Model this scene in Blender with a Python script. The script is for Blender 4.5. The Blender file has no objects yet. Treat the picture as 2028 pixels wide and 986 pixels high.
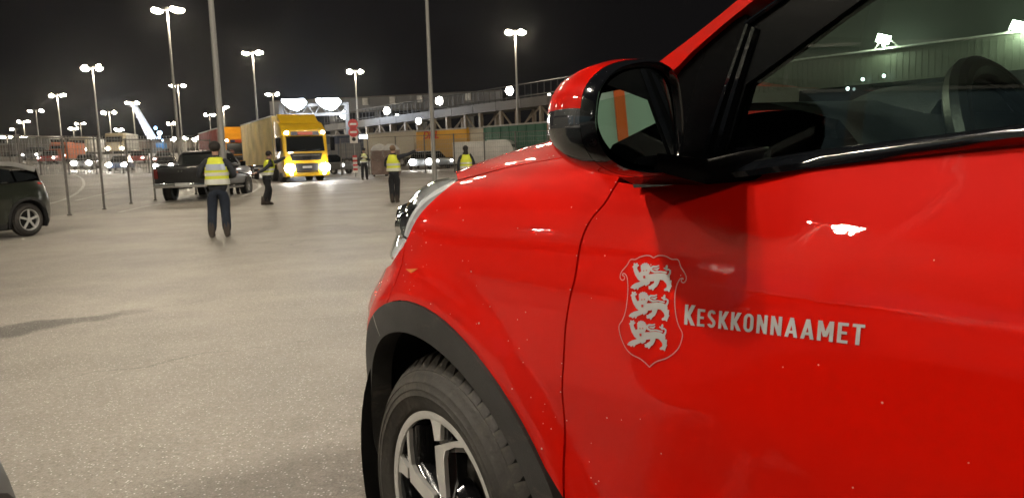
import bpy, bmesh, math, random
import numpy as np
from mathutils import Vector, Matrix
from mathutils.geometry import delaunay_2d_cdt
random.seed(7)
PI = math.pi
SC = bpy.context.scene
COL = SC.collection

# ------------------------------------------------------------------ camera
CAMZ = 1.10
FPX, CX, CY = 1500.0, 1014.0, 493.0
ROLL = math.radians(1.89)
PITCH = math.radians(6.93)
_f = np.array([0, math.cos(PITCH), -math.sin(PITCH)])
_u = np.array([0, math.sin(PITCH), math.cos(PITCH)])
_r = np.array([1.0, 0, 0])
CR = _r * math.cos(ROLL) - _u * math.sin(ROLL)
CU = _r * math.sin(ROLL) + _u * math.cos(ROLL)
CO = np.array([0, 0, CAMZ])
cam = bpy.data.cameras.new('camera')
cam.sensor_width = 36
cam.lens = FPX / 2028 * 36
cam.clip_start = 0.02
cam.clip_end = 2000
cam.dof.use_dof = True; cam.dof.focus_distance = 1.5; cam.dof.aperture_fstop = 17      # a phone lens focused on the door
camo = bpy.data.objects.new('camera', cam)
COL.objects.link(camo)
camo.matrix_world = Matrix((
    (CR[0], CU[0], -_f[0], CO[0]), (CR[1], CU[1], -_f[1], CO[1]), (CR[2], CU[2], -_f[2], CO[2]), (0, 0, 0, 1)))
SC.camera = camo

# ------------------------------------------------------------------ night sky
world = bpy.data.worlds.new('World')
SC.world = world
world.use_nodes = True
wn = world.node_tree
bg = wn.nodes['Background']
bg.inputs['Color'].default_value = (0.0125, 0.0115, 0.0120, 1)
bg.inputs['Strength'].default_value = 0.40
SC.view_settings.view_transform = 'Standard'
SC.view_settings.look = 'None'
SC.view_settings.exposure = 0.0
SC.view_settings.gamma = 1.0
SC.cycles.max_bounces = 6
SC.cycles.glossy_bounces = 4
SC.cycles.transmission_bounces = 6
SC.cycles.transparent_max_bounces = 24
SC.cycles.sample_clamp_indirect = 4
SC.cycles.caustics_reflective = False
SC.cycles.caustics_refractive = False

# ------------------------------------------------------------------ helpers
def ray(x, y):
    v = _f + CR * (x - CX) / FPX + CU * (CY - y) / FPX
    return v / np.linalg.norm(v)

def at(x, y, Y):
    """point on the sight line of photo pixel (x, y) at world depth Y"""
    r = ray(x, y)
    return CO + r * (Y / r[1])

GK = [(0, 0), (3, 0), (8, -.10), (13, -.22), (26, -.20), (36, -.02), (45, .06), (60, .22), (80, .55), (120, 1.1), (200, 1.6), (2500, 2.0)]
GX = np.array([a for a, b in GK]); GZ = np.array([b for a, b in GK])
def ground_z(x, y):
    d = np.hypot(x, np.maximum(y, 0) if not np.isscalar(y) else max(y, 0))
    d = np.asarray(d, float)
    z = (np.interp(d - 1.5, GX, GZ) + np.interp(d, GX, GZ) + np.interp(d + 1.5, GX, GZ)) / 3
    t = np.clip((d - 55) / 70, 0, 1) * np.clip((-np.asarray(x, float) - 14) / 40, 0, 1)
    z = z + 2.2 * t * t * (3 - 2 * t)
    return z

def on_ground(x, y):
    """where the sight line of photo pixel (x, y) meets the ground"""
    r = ray(x, y)
    lo = 0.5
    prev = lo
    for k in range(1, 4000):
        t = lo * 1.004 ** k
        p = CO + r * t
        if p[2] < float(ground_z(p[0], p[1])):
            return p
    return CO + r * 200

def prop(o, label=None, cat=None, group=None, kind=None):
    if label: o['label'] = label
    if cat: o['category'] = cat
    if group: o['group'] = group
    if kind: o['kind'] = kind
    return o

def empty(name, loc=(0, 0, 0), rz=0.0, label=None, cat=None, group=None):
    o = bpy.data.objects.new(name, None)
    o.empty_display_size = .2
    COL.objects.link(o)
    o.location = tuple(float(c) for c in loc)
    o.rotation_euler = (0, 0, rz)
    return prop(o, label, cat, group)

class MB:
    """collects shapes that become ONE mesh object"""
    def __init__(s):
        s.v, s.f, s.fm = [], [], []
    def add(s, vs, fs, m=0):
        b = len(s.v)
        s.v += [tuple(float(c) for c in v) for v in vs]
        s.f += [tuple(i + b for i in f) for f in fs]
        s.fm += [m] * len(fs)
        return s
    def box(s, c, d, rz=0, m=0, taper=1.0, ry=0, rx=0):
        x, y, z = d[0] / 2, d[1] / 2, d[2] / 2
        R = Matrix.Rotation(rz, 3, 'Z') @ Matrix.Rotation(ry, 3, 'Y') @ Matrix.Rotation(rx, 3, 'X')
        vs = []
        for k, (a, b, e) in enumerate(((-1,-1,-1),(1,-1,-1),(1,1,-1),(-1,1,-1),(-1,-1,1),(1,-1,1),(1,1,1),(-1,1,1))):
            t = taper if e > 0 else 1
            p = R @ Vector((a * x * t, b * y * t, e * z))
            vs.append((c[0] + p.x, c[1] + p.y, c[2] + p.z))
        return s.add(vs, [(0,3,2,1),(4,5,6,7),(0,1,5,4),(1,2,6,5),(2,3,7,6),(3,0,4,7)], m)
    def loft(s, rings, cap=True, m=0, closed=True):
        n = len(rings[0]); vs = [p for r in rings for p in r]; fs = []
        for i in range(len(rings) - 1):
            for j in range(n if closed else n - 1):
                a = i * n + j; b = i * n + (j + 1) % n
                fs.append((a, b, b + n, a + n))
        if cap and closed:
            fs.append(tuple(range(n))[::-1]); fs.append(tuple(range((len(rings) - 1) * n, len(rings) * n)))
        return s.add(vs, fs, m)
    def tube(s, pts, r, n=8, m=0, cap=True):
        pts = [Vector(tuple(map(float, p))) for p in pts]
        rs = r if hasattr(r, '__len__') else [r] * len(pts)
        rings = []; up = None
        for i, p in enumerate(pts):
            d = (pts[min(i + 1, len(pts) - 1)] - pts[max(i - 1, 0)])
            if d.length < 1e-9: d = Vector((0, 0, 1))
            d.normalize()
            if up is None:
                up = Vector((0, 0, 1)) if abs(d.z) < .9 else Vector((1, 0, 0))
            a = d.cross(up)
            if a.length < 1e-6: a = d.cross(Vector((0, 1, 0)))
            a.normalize(); b = a.cross(d).normalized(); up = b
            rings.append([tuple(p + (a * math.cos(2 * PI * k / n) + b * math.sin(2 * PI * k / n)) * rs[i]) for k in range(n)])
        return s.loft(rings, cap, m)
    def lathe(s, prof, c=(0, 0, 0), axis='z', n=24, m=0, cap=False, a0=0, a1=2 * PI):
        full = abs(a1 - a0 - 2 * PI) < 1e-6
        rings = []
        for (r, h) in prof:
            ring = []
            for k in range(n if full else n + 1):
                t = a0 + (a1 - a0) * k / n
                x, y = r * math.cos(t), r * math.sin(t)
                p = (x, y, h) if axis == 'z' else ((x, h, y) if axis == 'y' else (h, x, y))
                ring.append((c[0] + p[0], c[1] + p[1], c[2] + p[2]))
            rings.append(ring)
        return s.loft(rings, cap, m, closed=full)
    def prism(s, poly, y0, y1, m=0, axis='y'):
        """poly in (x,z), extruded along y (or other axis)"""
        def P(a, b, h):
            return (a, h, b) if axis == 'y' else ((h, a, b) if axis == 'x' else (a, b, h))
        n = len(poly)
        vs = [P(a, b, y0) for a, b in poly] + [P(a, b, y1) for a, b in poly]
        fs = [tuple(range(n)), tuple(range(2 * n - 1, n - 1, -1))]
        fs += [(i, i + n, (i + 1) % n + n, (i + 1) % n) for i in range(n)]
        return s.add(vs, fs, m)
    def ball(s, c, r, n=12, m=0):
        r = r if hasattr(r, '__len__') else (r, r, r)
        rings = []
        h = n // 2
        for i in range(h + 1):
            a = -PI / 2 + PI * (i + .001) / (h + .002)
            rings.append([(c[0] + r[0] * math.cos(a) * math.cos(2 * PI * k / n), c[1] + r[1] * math.cos(a) * math.sin(2 * PI * k / n), c[2] + r[2] * math.sin(a)) for k in range(n)])
        return s.loft(rings, True, m)
    def build(s, name, mat, parent=None, smooth=False, bevel=0, fix=True, sharp=35):
        me = bpy.data.meshes.new(name)
        me.from_pydata(s.v, [], s.f)
        mats = mat if isinstance(mat, (list, tuple)) else [mat]
        for q in mats: me.materials.append(q)
        me.polygons.foreach_set('material_index', s.fm)
        if fix:
            bm = bmesh.new(); bm.from_mesh(me)
            bmesh.ops.recalc_face_normals(bm, faces=bm.faces)
            if bevel:
                bmesh.ops.bevel(bm, geom=[e for e in bm.edges if len(e.link_faces) == 2 and e.calc_face_angle(0) > .5], offset=bevel, segments=2, profile=.6, affect='EDGES')
            bm.to_mesh(me); bm.free()
        if smooth or bevel:
            me.polygons.foreach_set('use_smooth', [True] * len(me.polygons))
            me.set_sharp_from_angle(angle=math.radians(sharp))
        me.update()
        o = bpy.data.objects.new(name, me)
        COL.objects.link(o)
        if parent: o.parent = parent
        return o

def copy_tree(o, parent=None):
    c = o.copy(); COL.objects.link(c); c.parent = parent
    for ch in list(o.children):
        copy_tree(ch, c)
    return c


# ------------------------------------------------------------------ materials
def M(name, col, rough=.6, metal=0, coat=0, spec=.5, emit=None, es=1, noise=0, nscale=8, bump=0, bscale=60, alpha=1, trans=0, ior=1.45, coatr=.03):
    m = bpy.data.materials.new(name); m.use_nodes = True
    nt = m.node_tree; b = nt.nodes['Principled BSDF']
    I = b.inputs
    I['Base Color'].default_value = (*col, 1)
    I['Roughness'].default_value = rough; I['Metallic'].default_value = metal
    I['Coat Weight'].default_value = coat; I['Coat Roughness'].default_value = coatr
    I['Specular IOR Level'].default_value = spec
    I['IOR'].default_value = ior
    I['Alpha'].default_value = alpha
    I['Transmission Weight'].default_value = trans
    if emit:
        I['Emission Color'].default_value = (*emit, 1); I['Emission Strength'].default_value = es
    if noise or bump:
        tc = nt.nodes.new('ShaderNodeTexCoord')
    if noise:
        n = nt.nodes.new('ShaderNodeTexNoise'); n.inputs['Scale'].default_value = nscale; n.inputs['Detail'].default_value = 6
        nt.links.new(tc.outputs['Object'], n.inputs['Vector'])
        r = nt.nodes.new('ShaderNodeMapRange'); r.inputs[1].default_value = .3; r.inputs[2].default_value = .7
        r.inputs[3].default_value = 1 - noise; r.inputs[4].default_value = 1 + noise
        mx = nt.nodes.new('ShaderNodeVectorMath'); mx.operation = 'SCALE'; mx.inputs[0].default_value = col
        nt.links.new(n.outputs['Fac'], r.inputs[0]); nt.links.new(r.outputs[0], mx.inputs['Scale'])
        nt.links.new(mx.outputs[0], I['Base Color'])
    if bump:
        n2 = nt.nodes.new('ShaderNodeTexNoise'); n2.inputs['Scale'].default_value = bscale; n2.inputs['Detail'].default_value = 4
        nt.links.new(tc.outputs['Object'], n2.inputs['Vector'])
        bp = nt.nodes.new('ShaderNodeBump'); bp.inputs['Strength'].default_value = bump; bp.inputs['Distance'].default_value = .01
        nt.links.new(n2.outputs['Fac'], bp.inputs['Height']); nt.links.new(bp.outputs[0], I['Normal'])
    return m

def dusty(m, dust, sc, lo, hi, stretch=(1, 1, 1)):
    """streaks of dried road dust over a plain material"""
    nt = m.node_tree; b = nt.nodes['Principled BSDF']; tc = nt.nodes.new('ShaderNodeTexCoord')
    mp = nt.nodes.new('ShaderNodeMapping'); mp.inputs['Scale'].default_value = stretch; nt.links.new(tc.outputs['Object'], mp.inputs[0])
    n = nt.nodes.new('ShaderNodeTexNoise'); n.inputs['Scale'].default_value = sc; n.inputs['Detail'].default_value = 9; n.inputs['Roughness'].default_value = .75; n.inputs['Distortion'].default_value = .6
    nt.links.new(mp.outputs[0], n.inputs['Vector'])
    r = nt.nodes.new('ShaderNodeMapRange'); r.inputs[1].default_value = lo; r.inputs[2].default_value = hi; r.inputs[4].default_value = .8; nt.links.new(n.outputs['Fac'], r.inputs[0])
    mx = nt.nodes.new('ShaderNodeMix'); mx.data_type = 'RGBA'; mx.inputs[7].default_value = (*dust, 1)
    if b.inputs['Base Color'].links: nt.links.new(b.inputs['Base Color'].links[0].from_socket, mx.inputs[6])
    else: mx.inputs[6].default_value = b.inputs['Base Color'].default_value
    nt.links.new(r.outputs[0], mx.inputs[0]); nt.links.new(mx.outputs[2], b.inputs['Base Color'])

def car_paint(name, col, dust=.0):
    """coated paint; a thin uneven film of road dust that thickens towards the wheels"""
    m = M(name, col, rough=.45, coat=.70, coatr=.015, spec=.04)
    nt = m.node_tree; b = nt.nodes['Principled BSDF']
    tc = nt.nodes.new('ShaderNodeTexCoord')
    n = nt.nodes.new('ShaderNodeTexNoise'); n.inputs['Scale'].default_value = 3.5; n.inputs['Detail'].default_value = 9; n.inputs['Roughness'].default_value = .62
    nt.links.new(tc.outputs['Object'], n.inputs['Vector'])
    sep = nt.nodes.new('ShaderNodeSeparateXYZ'); nt.links.new(tc.outputs['Object'], sep.inputs[0])
    mr = nt.nodes.new('ShaderNodeMapRange'); mr.inputs[1].default_value = .80; mr.inputs[2].default_value = .35
    mr.inputs[3].default_value = 0.02; mr.inputs[4].default_value = 1.0
    nt.links.new(sep.outputs['Z'], mr.inputs[0])
    mul = nt.nodes.new('ShaderNodeMath'); mul.operation = 'MULTIPLY'
    nt.links.new(mr.outputs[0], mul.inputs[0])
    r2 = nt.nodes.new('ShaderNodeMapRange'); r2.inputs[1].default_value = .4; r2.inputs[2].default_value = .7; r2.inputs[4].default_value = dust
    nt.links.new(n.outputs['Fac'], r2.inputs[0]); nt.links.new(r2.outputs[0], mul.inputs[1])
    mix = nt.nodes.new('ShaderNodeMix'); mix.data_type = 'RGBA'
    mix.inputs[6].default_value = (*col, 1); mix.inputs[7].default_value = (.30, .24, .19, 1)
    nt.links.new(mul.outputs[0], mix.inputs[0]); nt.links.new(mix.outputs[2], b.inputs['Base Color'])
    rr = nt.nodes.new('ShaderNodeMapRange'); rr.inputs[3].default_value = .015; rr.inputs[4].default_value = .12
    nt.links.new(mul.outputs[0], rr.inputs[0]); nt.links.new(rr.outputs[0], b.inputs['Coat Roughness'])
    # the unseen inner side of the pressings is black primer
    ge = nt.nodes.new('ShaderNodeNewGeometry'); bk = nt.nodes.new('ShaderNodeBsdfDiffuse'); bk.inputs[0].default_value = (.006, .006, .006, 1)
    ms = nt.nodes.new('ShaderNodeMixShader'); ou = nt.nodes['Material Output']
    nt.links.new(ge.outputs['Backfacing'], ms.inputs[0]); nt.links.new(b.outputs[0], ms.inputs[1]); nt.links.new(bk.outputs[0], ms.inputs[2]); nt.links.new(ms.outputs[0], ou.inputs[0])
    # orange peel
    o = nt.nodes.new('ShaderNodeTexNoise'); o.inputs['Scale'].default_value = 60; o.inputs['Detail'].default_value = 1
    nt.links.new(tc.outputs['Object'], o.inputs['Vector'])
    bp = nt.nodes.new('ShaderNodeBump'); bp.inputs['Strength'].default_value = .012; bp.inputs['Distance'].default_value = .01
    nt.links.new(o.outputs['Fac'], bp.inputs['Height']); nt.links.new(bp.outputs[0], b.inputs['Coat Normal'])
    return m

m_red = car_paint('red_paint', (.54, .0048, .0008), .10)
m_red_trim = m_red
m_inner = M('black_inner', (.006, .006, .006), .8)
m_blackgloss = M('gloss_black', (.006, .007, .009), .12, coat=1)
m_blacksatin = M('satin_black', (.003, .0035, .004), .30, spec=.06)
m_plast_dark = M('cowl_plastic', (.01, .01, .01), .7)
m_sail = M('sail_black', (.002, .002, .0025), .22, spec=.06)
m_clad = M('grey_cladding', (.034, .033, .032), .62, noise=.35, nscale=9, bump=.25, bscale=500)
m_tyre = M('tyre_rubber', (.030, .027, .024), .7, noise=.35, nscale=10, bump=.2, bscale=80)
dusty(m_clad, (.15, .125, .10), 5, .54, .78, (1, 1, 2.6)); dusty(m_tyre, (.10, .085, .065), 7, .50, .80)
m_groove = M('tyre_groove', (.004, .004, .004), .9)
m_alloy = M('machined_alloy', (.55, .54, .52), .38, metal=.35, noise=.08, nscale=20)
m_alloyblack = M('black_alloy', (.010, .010, .011), .15, coat=1)
m_chrome = M('chrome', (.72, .72, .74), .08, metal=1)
m_mirror = M('mirror_silver', (.70, .74, .74), .0, metal=1)
m_vinyl = M('grey_vinyl', (.40, .39, .39), .45, noise=.05, nscale=60)
m_vinylline = M('pale_vinyl_line', (.48, .25, .24), .45)
m_redspot = M('red_vinyl', (.5, .01, .005), .4)
m_amber = M('amber_lens', (.65, .20, .05), .25, coat=.6)
m_dash = M('dashboard_plastic', (.022, .024, .026), .6, bump=.2, bscale=300)
m_leather = M('leather_black', (.007, .007, .007), .34, bump=.05, bscale=300)
m_seat = M('seat_cloth', (.022, .022, .024), .85)
m_steel = M('galvanised_steel', (.34, .33, .31), .5, metal=.4, noise=.2, nscale=3)
m_tail = M('tail_lens', (.5, .02, .01), .2, coat=1)

def glassmat(name, tint, refl=1.45):
    """thin window glass: clear tinted sheet with a mirror-like surface"""
    m = bpy.data.materials.new(name); m.use_nodes = True
    nt = m.node_tree; nt.nodes.clear()
    out = nt.nodes.new('ShaderNodeOutputMaterial')
    tr = nt.nodes.new('ShaderNodeBsdfTransparent'); tr.inputs[0].default_value = (*tint, 1)
    gl = nt.nodes.new('ShaderNodeBsdfGlossy'); gl.inputs['Roughness'].default_value = 0.0
    gl.inputs['Color'].default_value = (.95, 1, .97, 1)
    fr = nt.nodes.new('ShaderNodeFresnel'); ge = nt.nodes.new('ShaderNodeNewGeometry'); mr = nt.nodes.new('ShaderNodeMapRange')
    mr.inputs[3].default_value = refl; mr.inputs[4].default_value = 1 / refl      # a thin sheet reflects alike from both sides
    nt.links.new(ge.outputs['Backfacing'], mr.inputs[0]); nt.links.new(mr.outputs[0], fr.inputs['IOR'])
    mx = nt.nodes.new('ShaderNodeMixShader')
    nt.links.new(fr.outputs[0], mx.inputs[0]); nt.links.new(tr.outputs[0], mx.inputs[1]); nt.links.new(gl.outputs[0], mx.inputs[2])
    nt.links.new(mx.outputs[0], out.inputs[0])
    return m
m_glass = glassmat('tinted_glass', (.74, .88, .78), 1.5)
m_clearglass = glassmat('clear_glass', (.9, .92, .92), 1.5)
# ------------------------------------------------------------------ car body surface
HW = .9275           # half width
W0 = .55             # height of the section centre
def pchip(xs, ys):
    xs = np.array(xs, float); ys = np.array(ys, float)
    h = np.diff(xs); d = np.diff(ys) / h
    m = np.zeros_like(ys); m[0] = d[0]; m[-1] = d[-1]
    for i in range(1, len(xs) - 1):
        if d[i - 1] * d[i] > 0:
            w1 = 2 * h[i] + h[i - 1]; w2 = h[i] + 2 * h[i - 1]
            m[i] = (w1 + w2) / (w1 / d[i - 1] + w2 / d[i])
    def f(x):
        x = np.clip(np.asarray(x, float), xs[0], xs[-1])
        i = np.clip(np.searchsorted(xs, x) - 1, 0, len(xs) - 2)
        t = (x - xs[i]) / h[i]
        return ((1 + 2 * t) * (1 - t) ** 2 * ys[i] + t * (1 - t) ** 2 * h[i] * m[i] + t * t * (3 - 2 * t) * ys[i + 1] + t * t * (t - 1) * h[i] * m[i + 1])
    return f

class Body:
    def __init__(s, wb=2.67, fo=.86, ro=.86, rs=.345, arch=.465):
        s.wb, s.fo, s.ro, s.rs, s.arch = wb, fo, ro, rs, arch
        s.crown, s.ce = .153, 3.2
        s.prof = pchip([.15, .28, .40, .52, .64, .78, .88, .96, 1.02, 1.08, 1.16, 1.5], [.09, .055, .030, .026, .014, .0, .004, .016, .036, .062, .095, .24])
        s.nose = pchip([.15, .30, .50, .70, .85, .95, 1.02, 1.10], [.86, .93, .94, .90, .66, .57, .58, .58])
        s.tail = pchip([.15, .30, .50, .80, 1.0, 1.1, 1.5], [.78, .84, .86, .82, .77, .72, .50])
        s.topc = pchip([-.86, -.74, -.6, -.4, 0, .4, .75, .9, 1.2], [.93, .985, 1.044, 1.088, 1.166, 1.191, 1.201, 1.3, 1.6])
    def inset(s, u, w):
        un = s.nose(w) * s.fo / .865
        q = np.clip((.12 - u) / (.12 + un), 0, 1)
        a = HW * (1 - (1 - np.clip(q, 0, .99999) ** 2.9) ** (1 / 2.3))
        ut = s.tail(w) * s.ro / .86
        q2 = np.clip((u - (s.wb - .05)) / (.05 + ut), 0, 1)
        b = HW * (1 - (1 - np.clip(q2, 0, .99999) ** 3.4) ** (1 / 2.3))
        fl = 0
        for c in (0, s.wb):
            r = np.hypot(u - c, w - s.rs)
            t = np.clip((s.arch + .095 - r) / .085, 0, 1)
            fl = fl + .018 * t * t * (3 - 2 * t)
        beyond = np.where(u < -un, (-un - u) * 3, 0) + np.where(u > s.wb + ut, (u - s.wb - ut) * 3, 0)
        return s.prof(w) + a + b - fl + beyond + .02 * np.clip((w - .9) / .2, 0, 1) * np.clip((.6 - u) / .6, 0, 1)
    def f(s, u, y, w):
        a = s.inset(u, w) - y
        b = w - (s.topc(u) - s.crown * ((HW - np.clip(y, 0, HW)) / HW) ** s.ce)
        k = .06
        h = np.maximum(k - np.abs(a - b), 0) / k
        return np.maximum(a, b) + h * h * k / 4
    def dirs(s, q, th):
        q = np.asarray(q, float); th = np.asarray(th, float)
        uc = np.clip(q, 0, s.wb)
        ph = np.where(q < 0, q / HW, np.where(q > s.wb, (q - s.wb) / HW, 0))   # negative -> forward
        d = np.stack([np.cos(th) * np.sin(ph), -np.cos(th) * np.cos(ph), np.sin(th)], -1)
        o = np.stack([uc, np.full_like(uc, HW), np.full_like(uc, W0)], -1)
        return o, d
    def pt(s, q, th, off=0.0):
        o, d = s.dirs(q, th)
        lo = np.full(o.shape[:-1], .3); hi = np.full(o.shape[:-1], 1.5)
        for _ in range(20):
            mid = (lo + hi) / 2
            P = o + d * mid[..., None]
            outside = s.f(P[..., 0], P[..., 1], P[..., 2]) > 0
            hi = np.where(outside, mid, hi); lo = np.where(outside, lo, mid)
        P = o + d * lo[..., None]
        if np.any(off):
            P = P + s.nrm(P) * (off if np.isscalar(off) else np.asarray(off)[..., None])
        return P
    def nrm(s, P):
        e = 2e-3
        g = np.stack([s.f(P[..., 0] + e, P[..., 1], P[..., 2]) - s.f(P[..., 0] - e, P[..., 1], P[..., 2]),
                      s.f(P[..., 0], P[..., 1] + e, P[..., 2]) - s.f(P[..., 0], P[..., 1] - e, P[..., 2]),
                      s.f(P[..., 0], P[..., 1], P[..., 2] + e) - s.f(P[..., 0], P[..., 1], P[..., 2] - e)], -1)
        return g / np.maximum(np.linalg.norm(g, axis=-1, keepdims=True), 1e-9)
    def qt(s, P):
        """surface coordinates of a point"""
        u, y, w = P
        if u < 0:
            ph = math.atan2(-u, HW - y); return (-ph * HW, math.atan2(w - W0, math.hypot(u, HW - y)))
        if u > s.wb:
            ph = math.atan2(u - s.wb, HW - y); return (s.wb + ph * HW, math.atan2(w - W0, math.hypot(u - s.wb, HW - y)))
        return (u, math.atan2(w - W0, HW - y))
    def uw(s, u, w):
        """surface coordinates of the side point at station u and height w"""
        y = float(s.inset(np.float64(u), np.float64(w)))
        return s.qt((u, y, w))

def cdt(polys, spacing, holes=()):
    """triangulate outline(s) with a regular filling of inner points -> (verts2d, tris, boundary loops)"""
    vs, es, fs = [], [], []
    for p in polys:
        if sum(p[i - 1][0] * p[i][1] - p[i][0] * p[i - 1][1] for i in range(len(p))) < 0: p = p[::-1]
        b = len(vs); vs += [Vector((float(x), float(y))) for x, y in p]; n = len(p)
        fs.append(list(range(b, b + n)))
    def inside(x, y, p):
        c = False; n = len(p); j = n - 1
        for i in range(n):
            if (p[i][1] > y) != (p[j][1] > y) and x < (p[j][0] - p[i][0]) * (y - p[i][1]) / (p[j][1] - p[i][1]) + p[i][0]: c = not c
            j = i
        return c
    P = np.array([(v.x, v.y) for v in vs])
    if spacing:
        x0, y0 = P.min(0); x1, y1 = P.max(0)
        pp = [[(float(a), float(b)) for a, b in p] for p in polys]
        nb = P
        for a in np.arange(math.floor(x0 / spacing) * spacing, x1, spacing):
            for b in np.arange(math.floor(y0 / spacing) * spacing, y1, spacing):
                if any(inside(a, b, p) for p in pp) and np.min(np.hypot(nb[:, 0] - a, nb[:, 1] - b)) > spacing * .45:
                    vs.append(Vector((a, b)))
    r = delaunay_2d_cdt(vs, es, fs, 0, 1e-5)
    return [(v.x, v.y) for v in r[0]], [tuple(f) for f, o in zip(r[2], r[5]) if len(o)]

def densify(p, step, closed=True):
    out = []
    n = len(p)
    for i in range(n if closed else n - 1):
        a = p[i]; b = p[(i + 1) % n]
        k = max(1, int(math.ceil(math.hypot(b[0] - a[0], b[1] - a[1]) / step)))
        for j in range(k):
            out.append((a[0] + (b[0] - a[0]) * j / k, a[1] + (b[1] - a[1]) * j / k))
    if not closed: out.append(p[-1])
    return out

def smooth_line(p, k=6):
    """catmull-rom through the points"""
    q = [p[0]] + list(p) + [p[-1]]
    out = []
    for i in range(1, len(q) - 2):
        a, b, c, d = [np.array(z, float) for z in q[i - 1:i + 3]]
        for j in range(k):
            t = j / k
            out.append(tuple(.5 * ((2 * b) + (-a + c) * t + (2 * a - 5 * b + 4 * c - d) * t * t + (-a + 3 * b - 3 * c + d) * t ** 3)))
    out.append(tuple(p[-1]))
    return out

def sheet(name, mat, parent, poly, mapper, spacing=.03, ret=.012, flip=False, edge=None, mirror=False):
    """a pressed panel: outline in surface coordinates, mapped on the body, with its edges folded inwards.
    mapper(a, b) -> points, normals"""
    v2, tris = cdt([densify(poly, spacing)], spacing)
    A = np.array(v2)
    P, N = mapper(A[:, 0], A[:, 1])
    cnt = {}
    fixed = []
    for t in tris:
        a, b, c = [P[i] for i in t]
        if np.dot(np.cross(b - a, c - a), N[t[0]]) < 0: t = (t[0], t[2], t[1])
        fixed.append(t)
        for i in range(3):
            e = (t[i], t[(i + 1) % 3]); cnt[e] = cnt.get(e, 0) + 1
    verts = [tuple(p) for p in P]; norms = [tuple(n) for n in N]
    faces = list(fixed)
    if ret:
        edges = [e for e in cnt if (e[1], e[0]) not in cnt]
        m = {}
        for e in edges:
            for i in e:
                if i not in m:
                    m[i] = len(verts)
                    verts.append(tuple(P[i])); verts.append(tuple(P[i] - N[i] * ret))
                    norms.append(None); norms.append(None)
        for a, b in edges:
            faces.append((m[b], m[a], m[a] + 1, m[b] + 1))
    if mirror:
        verts = [(x, 2 * HW - y, z) for x, y, z in verts]
        norms = [None if n is None else (n[0], -n[1], n[2]) for n in norms]
        faces = [tuple(reversed(f)) for f in faces]
    me = bpy.data.meshes.new(name)
    me.from_pydata(verts, [], faces)
    me.materials.append(mat)
    me.polygons.foreach_set('use_smooth', [True] * len(me.polygons))
    me.update()
    nn = [tuple(me.vertices[i].normal) if n is None else n for i, n in enumerate(norms)]
    me.normals_split_custom_set_from_vertices(nn)
    o = bpy.data.objects.new(name, me); COL.objects.link(o)
    if parent: o.parent = parent
    return o
# ------------------------------------------------------------------ greenhouse surface (windows, pillars)
def ygl(u, w):
    u = np.asarray(u, float); w = np.asarray(w, float)
    return .062 + (w - 1.08) * .03 + .25 * np.clip(w - 1.08, 0, 1) ** 2 + .9 * np.clip(w - 1.38, 0, 1) ** 2 + .045 * np.clip((1.0 - u), 0, 1) ** 2 + .012 * np.clip((u - 2.2), 0, 2) ** 2

def g_map(off=0.0):
    def mp(a, b):
        y = ygl(a, b); e = 1e-3
        P = np.stack([a, y, b], -1)
        n = np.stack([(ygl(a + e, b) - ygl(a - e, b)) / (2 * e), -np.ones_like(y), (ygl(a, b + e) - ygl(a, b - e)) / (2 * e)], -1)
        n = n / np.linalg.norm(n, axis=-1, keepdims=True)
        return P + n * off, n
    return mp
def s_map(body, off=0.0):
    def mp(a, b):
        P = body.pt(a, b); n = body.nrm(P)
        return P + n * off, n
    return mp
def h_map(body, off=0.0):
    """hood: (u, y) -> height"""
    def mp(a, b):
        lo = np.full_like(a, .5); hi = np.full_like(a, 1.8)
        bb = np.where(b > HW, 2 * HW - b, b)
        for _ in range(22):
            mid = (lo + hi) / 2; out = body.f(a, bb, mid) > 0
            hi = np.where(out, mid, hi); lo = np.where(out, lo, mid)
        P0 = np.stack([a, bb, lo], -1); n = body.nrm(P0)
        n[..., 1] = np.where(b > HW, -n[..., 1], n[..., 1])
        return np.stack([a, b, lo], -1) + n * off, n
    return mp

# placement of the red car: side plane runs past the camera
RA = math.radians(35.5)
R_B = np.array([math.sin(RA), -math.cos(RA), 0]); R_I = np.array([math.cos(RA), math.sin(RA), 0])
R_O = np.array([-.166, 1.544, 0]) - R_I * .03
def red_local(P): 
    d = np.asarray(P) - R_O
    return np.array([d @ R_B, d @ R_I, d[2]])
LO = red_local(CO)
def lray(x, y):
    r = ray(x, y); return np.array([r @ R_B, r @ R_I, r[2]])
def hit(fun, x, y, t0=.35, t1=3.6, n=900):
    """first crossing of the sight line with fun(P)=0 (falls back to the nearest approach)"""
    d = lray(x, y); t = np.linspace(t0, t1, n)
    P = LO + d * t[:, None]; v = fun(P[:, 0], P[:, 1], P[:, 2])
    s = np.where((v[:-1] > 0) & (v[1:] <= 0))[0]
    if len(s):
        i = s[0]; k = v[i] / (v[i] - v[i + 1]); return P[i] + (P[i + 1] - P[i]) * k
    return P[np.argmin(v)]
RBODY = Body()
def b_hit(x, y): return hit(RBODY.f, x, y)
def b_qt(x, y): return RBODY.qt(b_hit(x, y))
def g_uw(x, y):
    p = hit(lambda u, yy, w: ygl(u, w) - yy, x, y); return (p[0], p[2])

def wheel_face():
    """five forked spokes, machined face"""
    B_ = [(.018, .043), (.015, .127), (.023, .149), (.060, .168), (.107, .181), (.127, .182), (.096, .192), (.040, .172), (-.022, .146), (-.019, .081), (-.006, .038)]
    A_ = [(-.052, .209), (-.036, .202), (-.029, .190), (-.022, .158), (.003, .165), (.006, .19), (.012, .214)]
    return A_, B_

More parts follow.
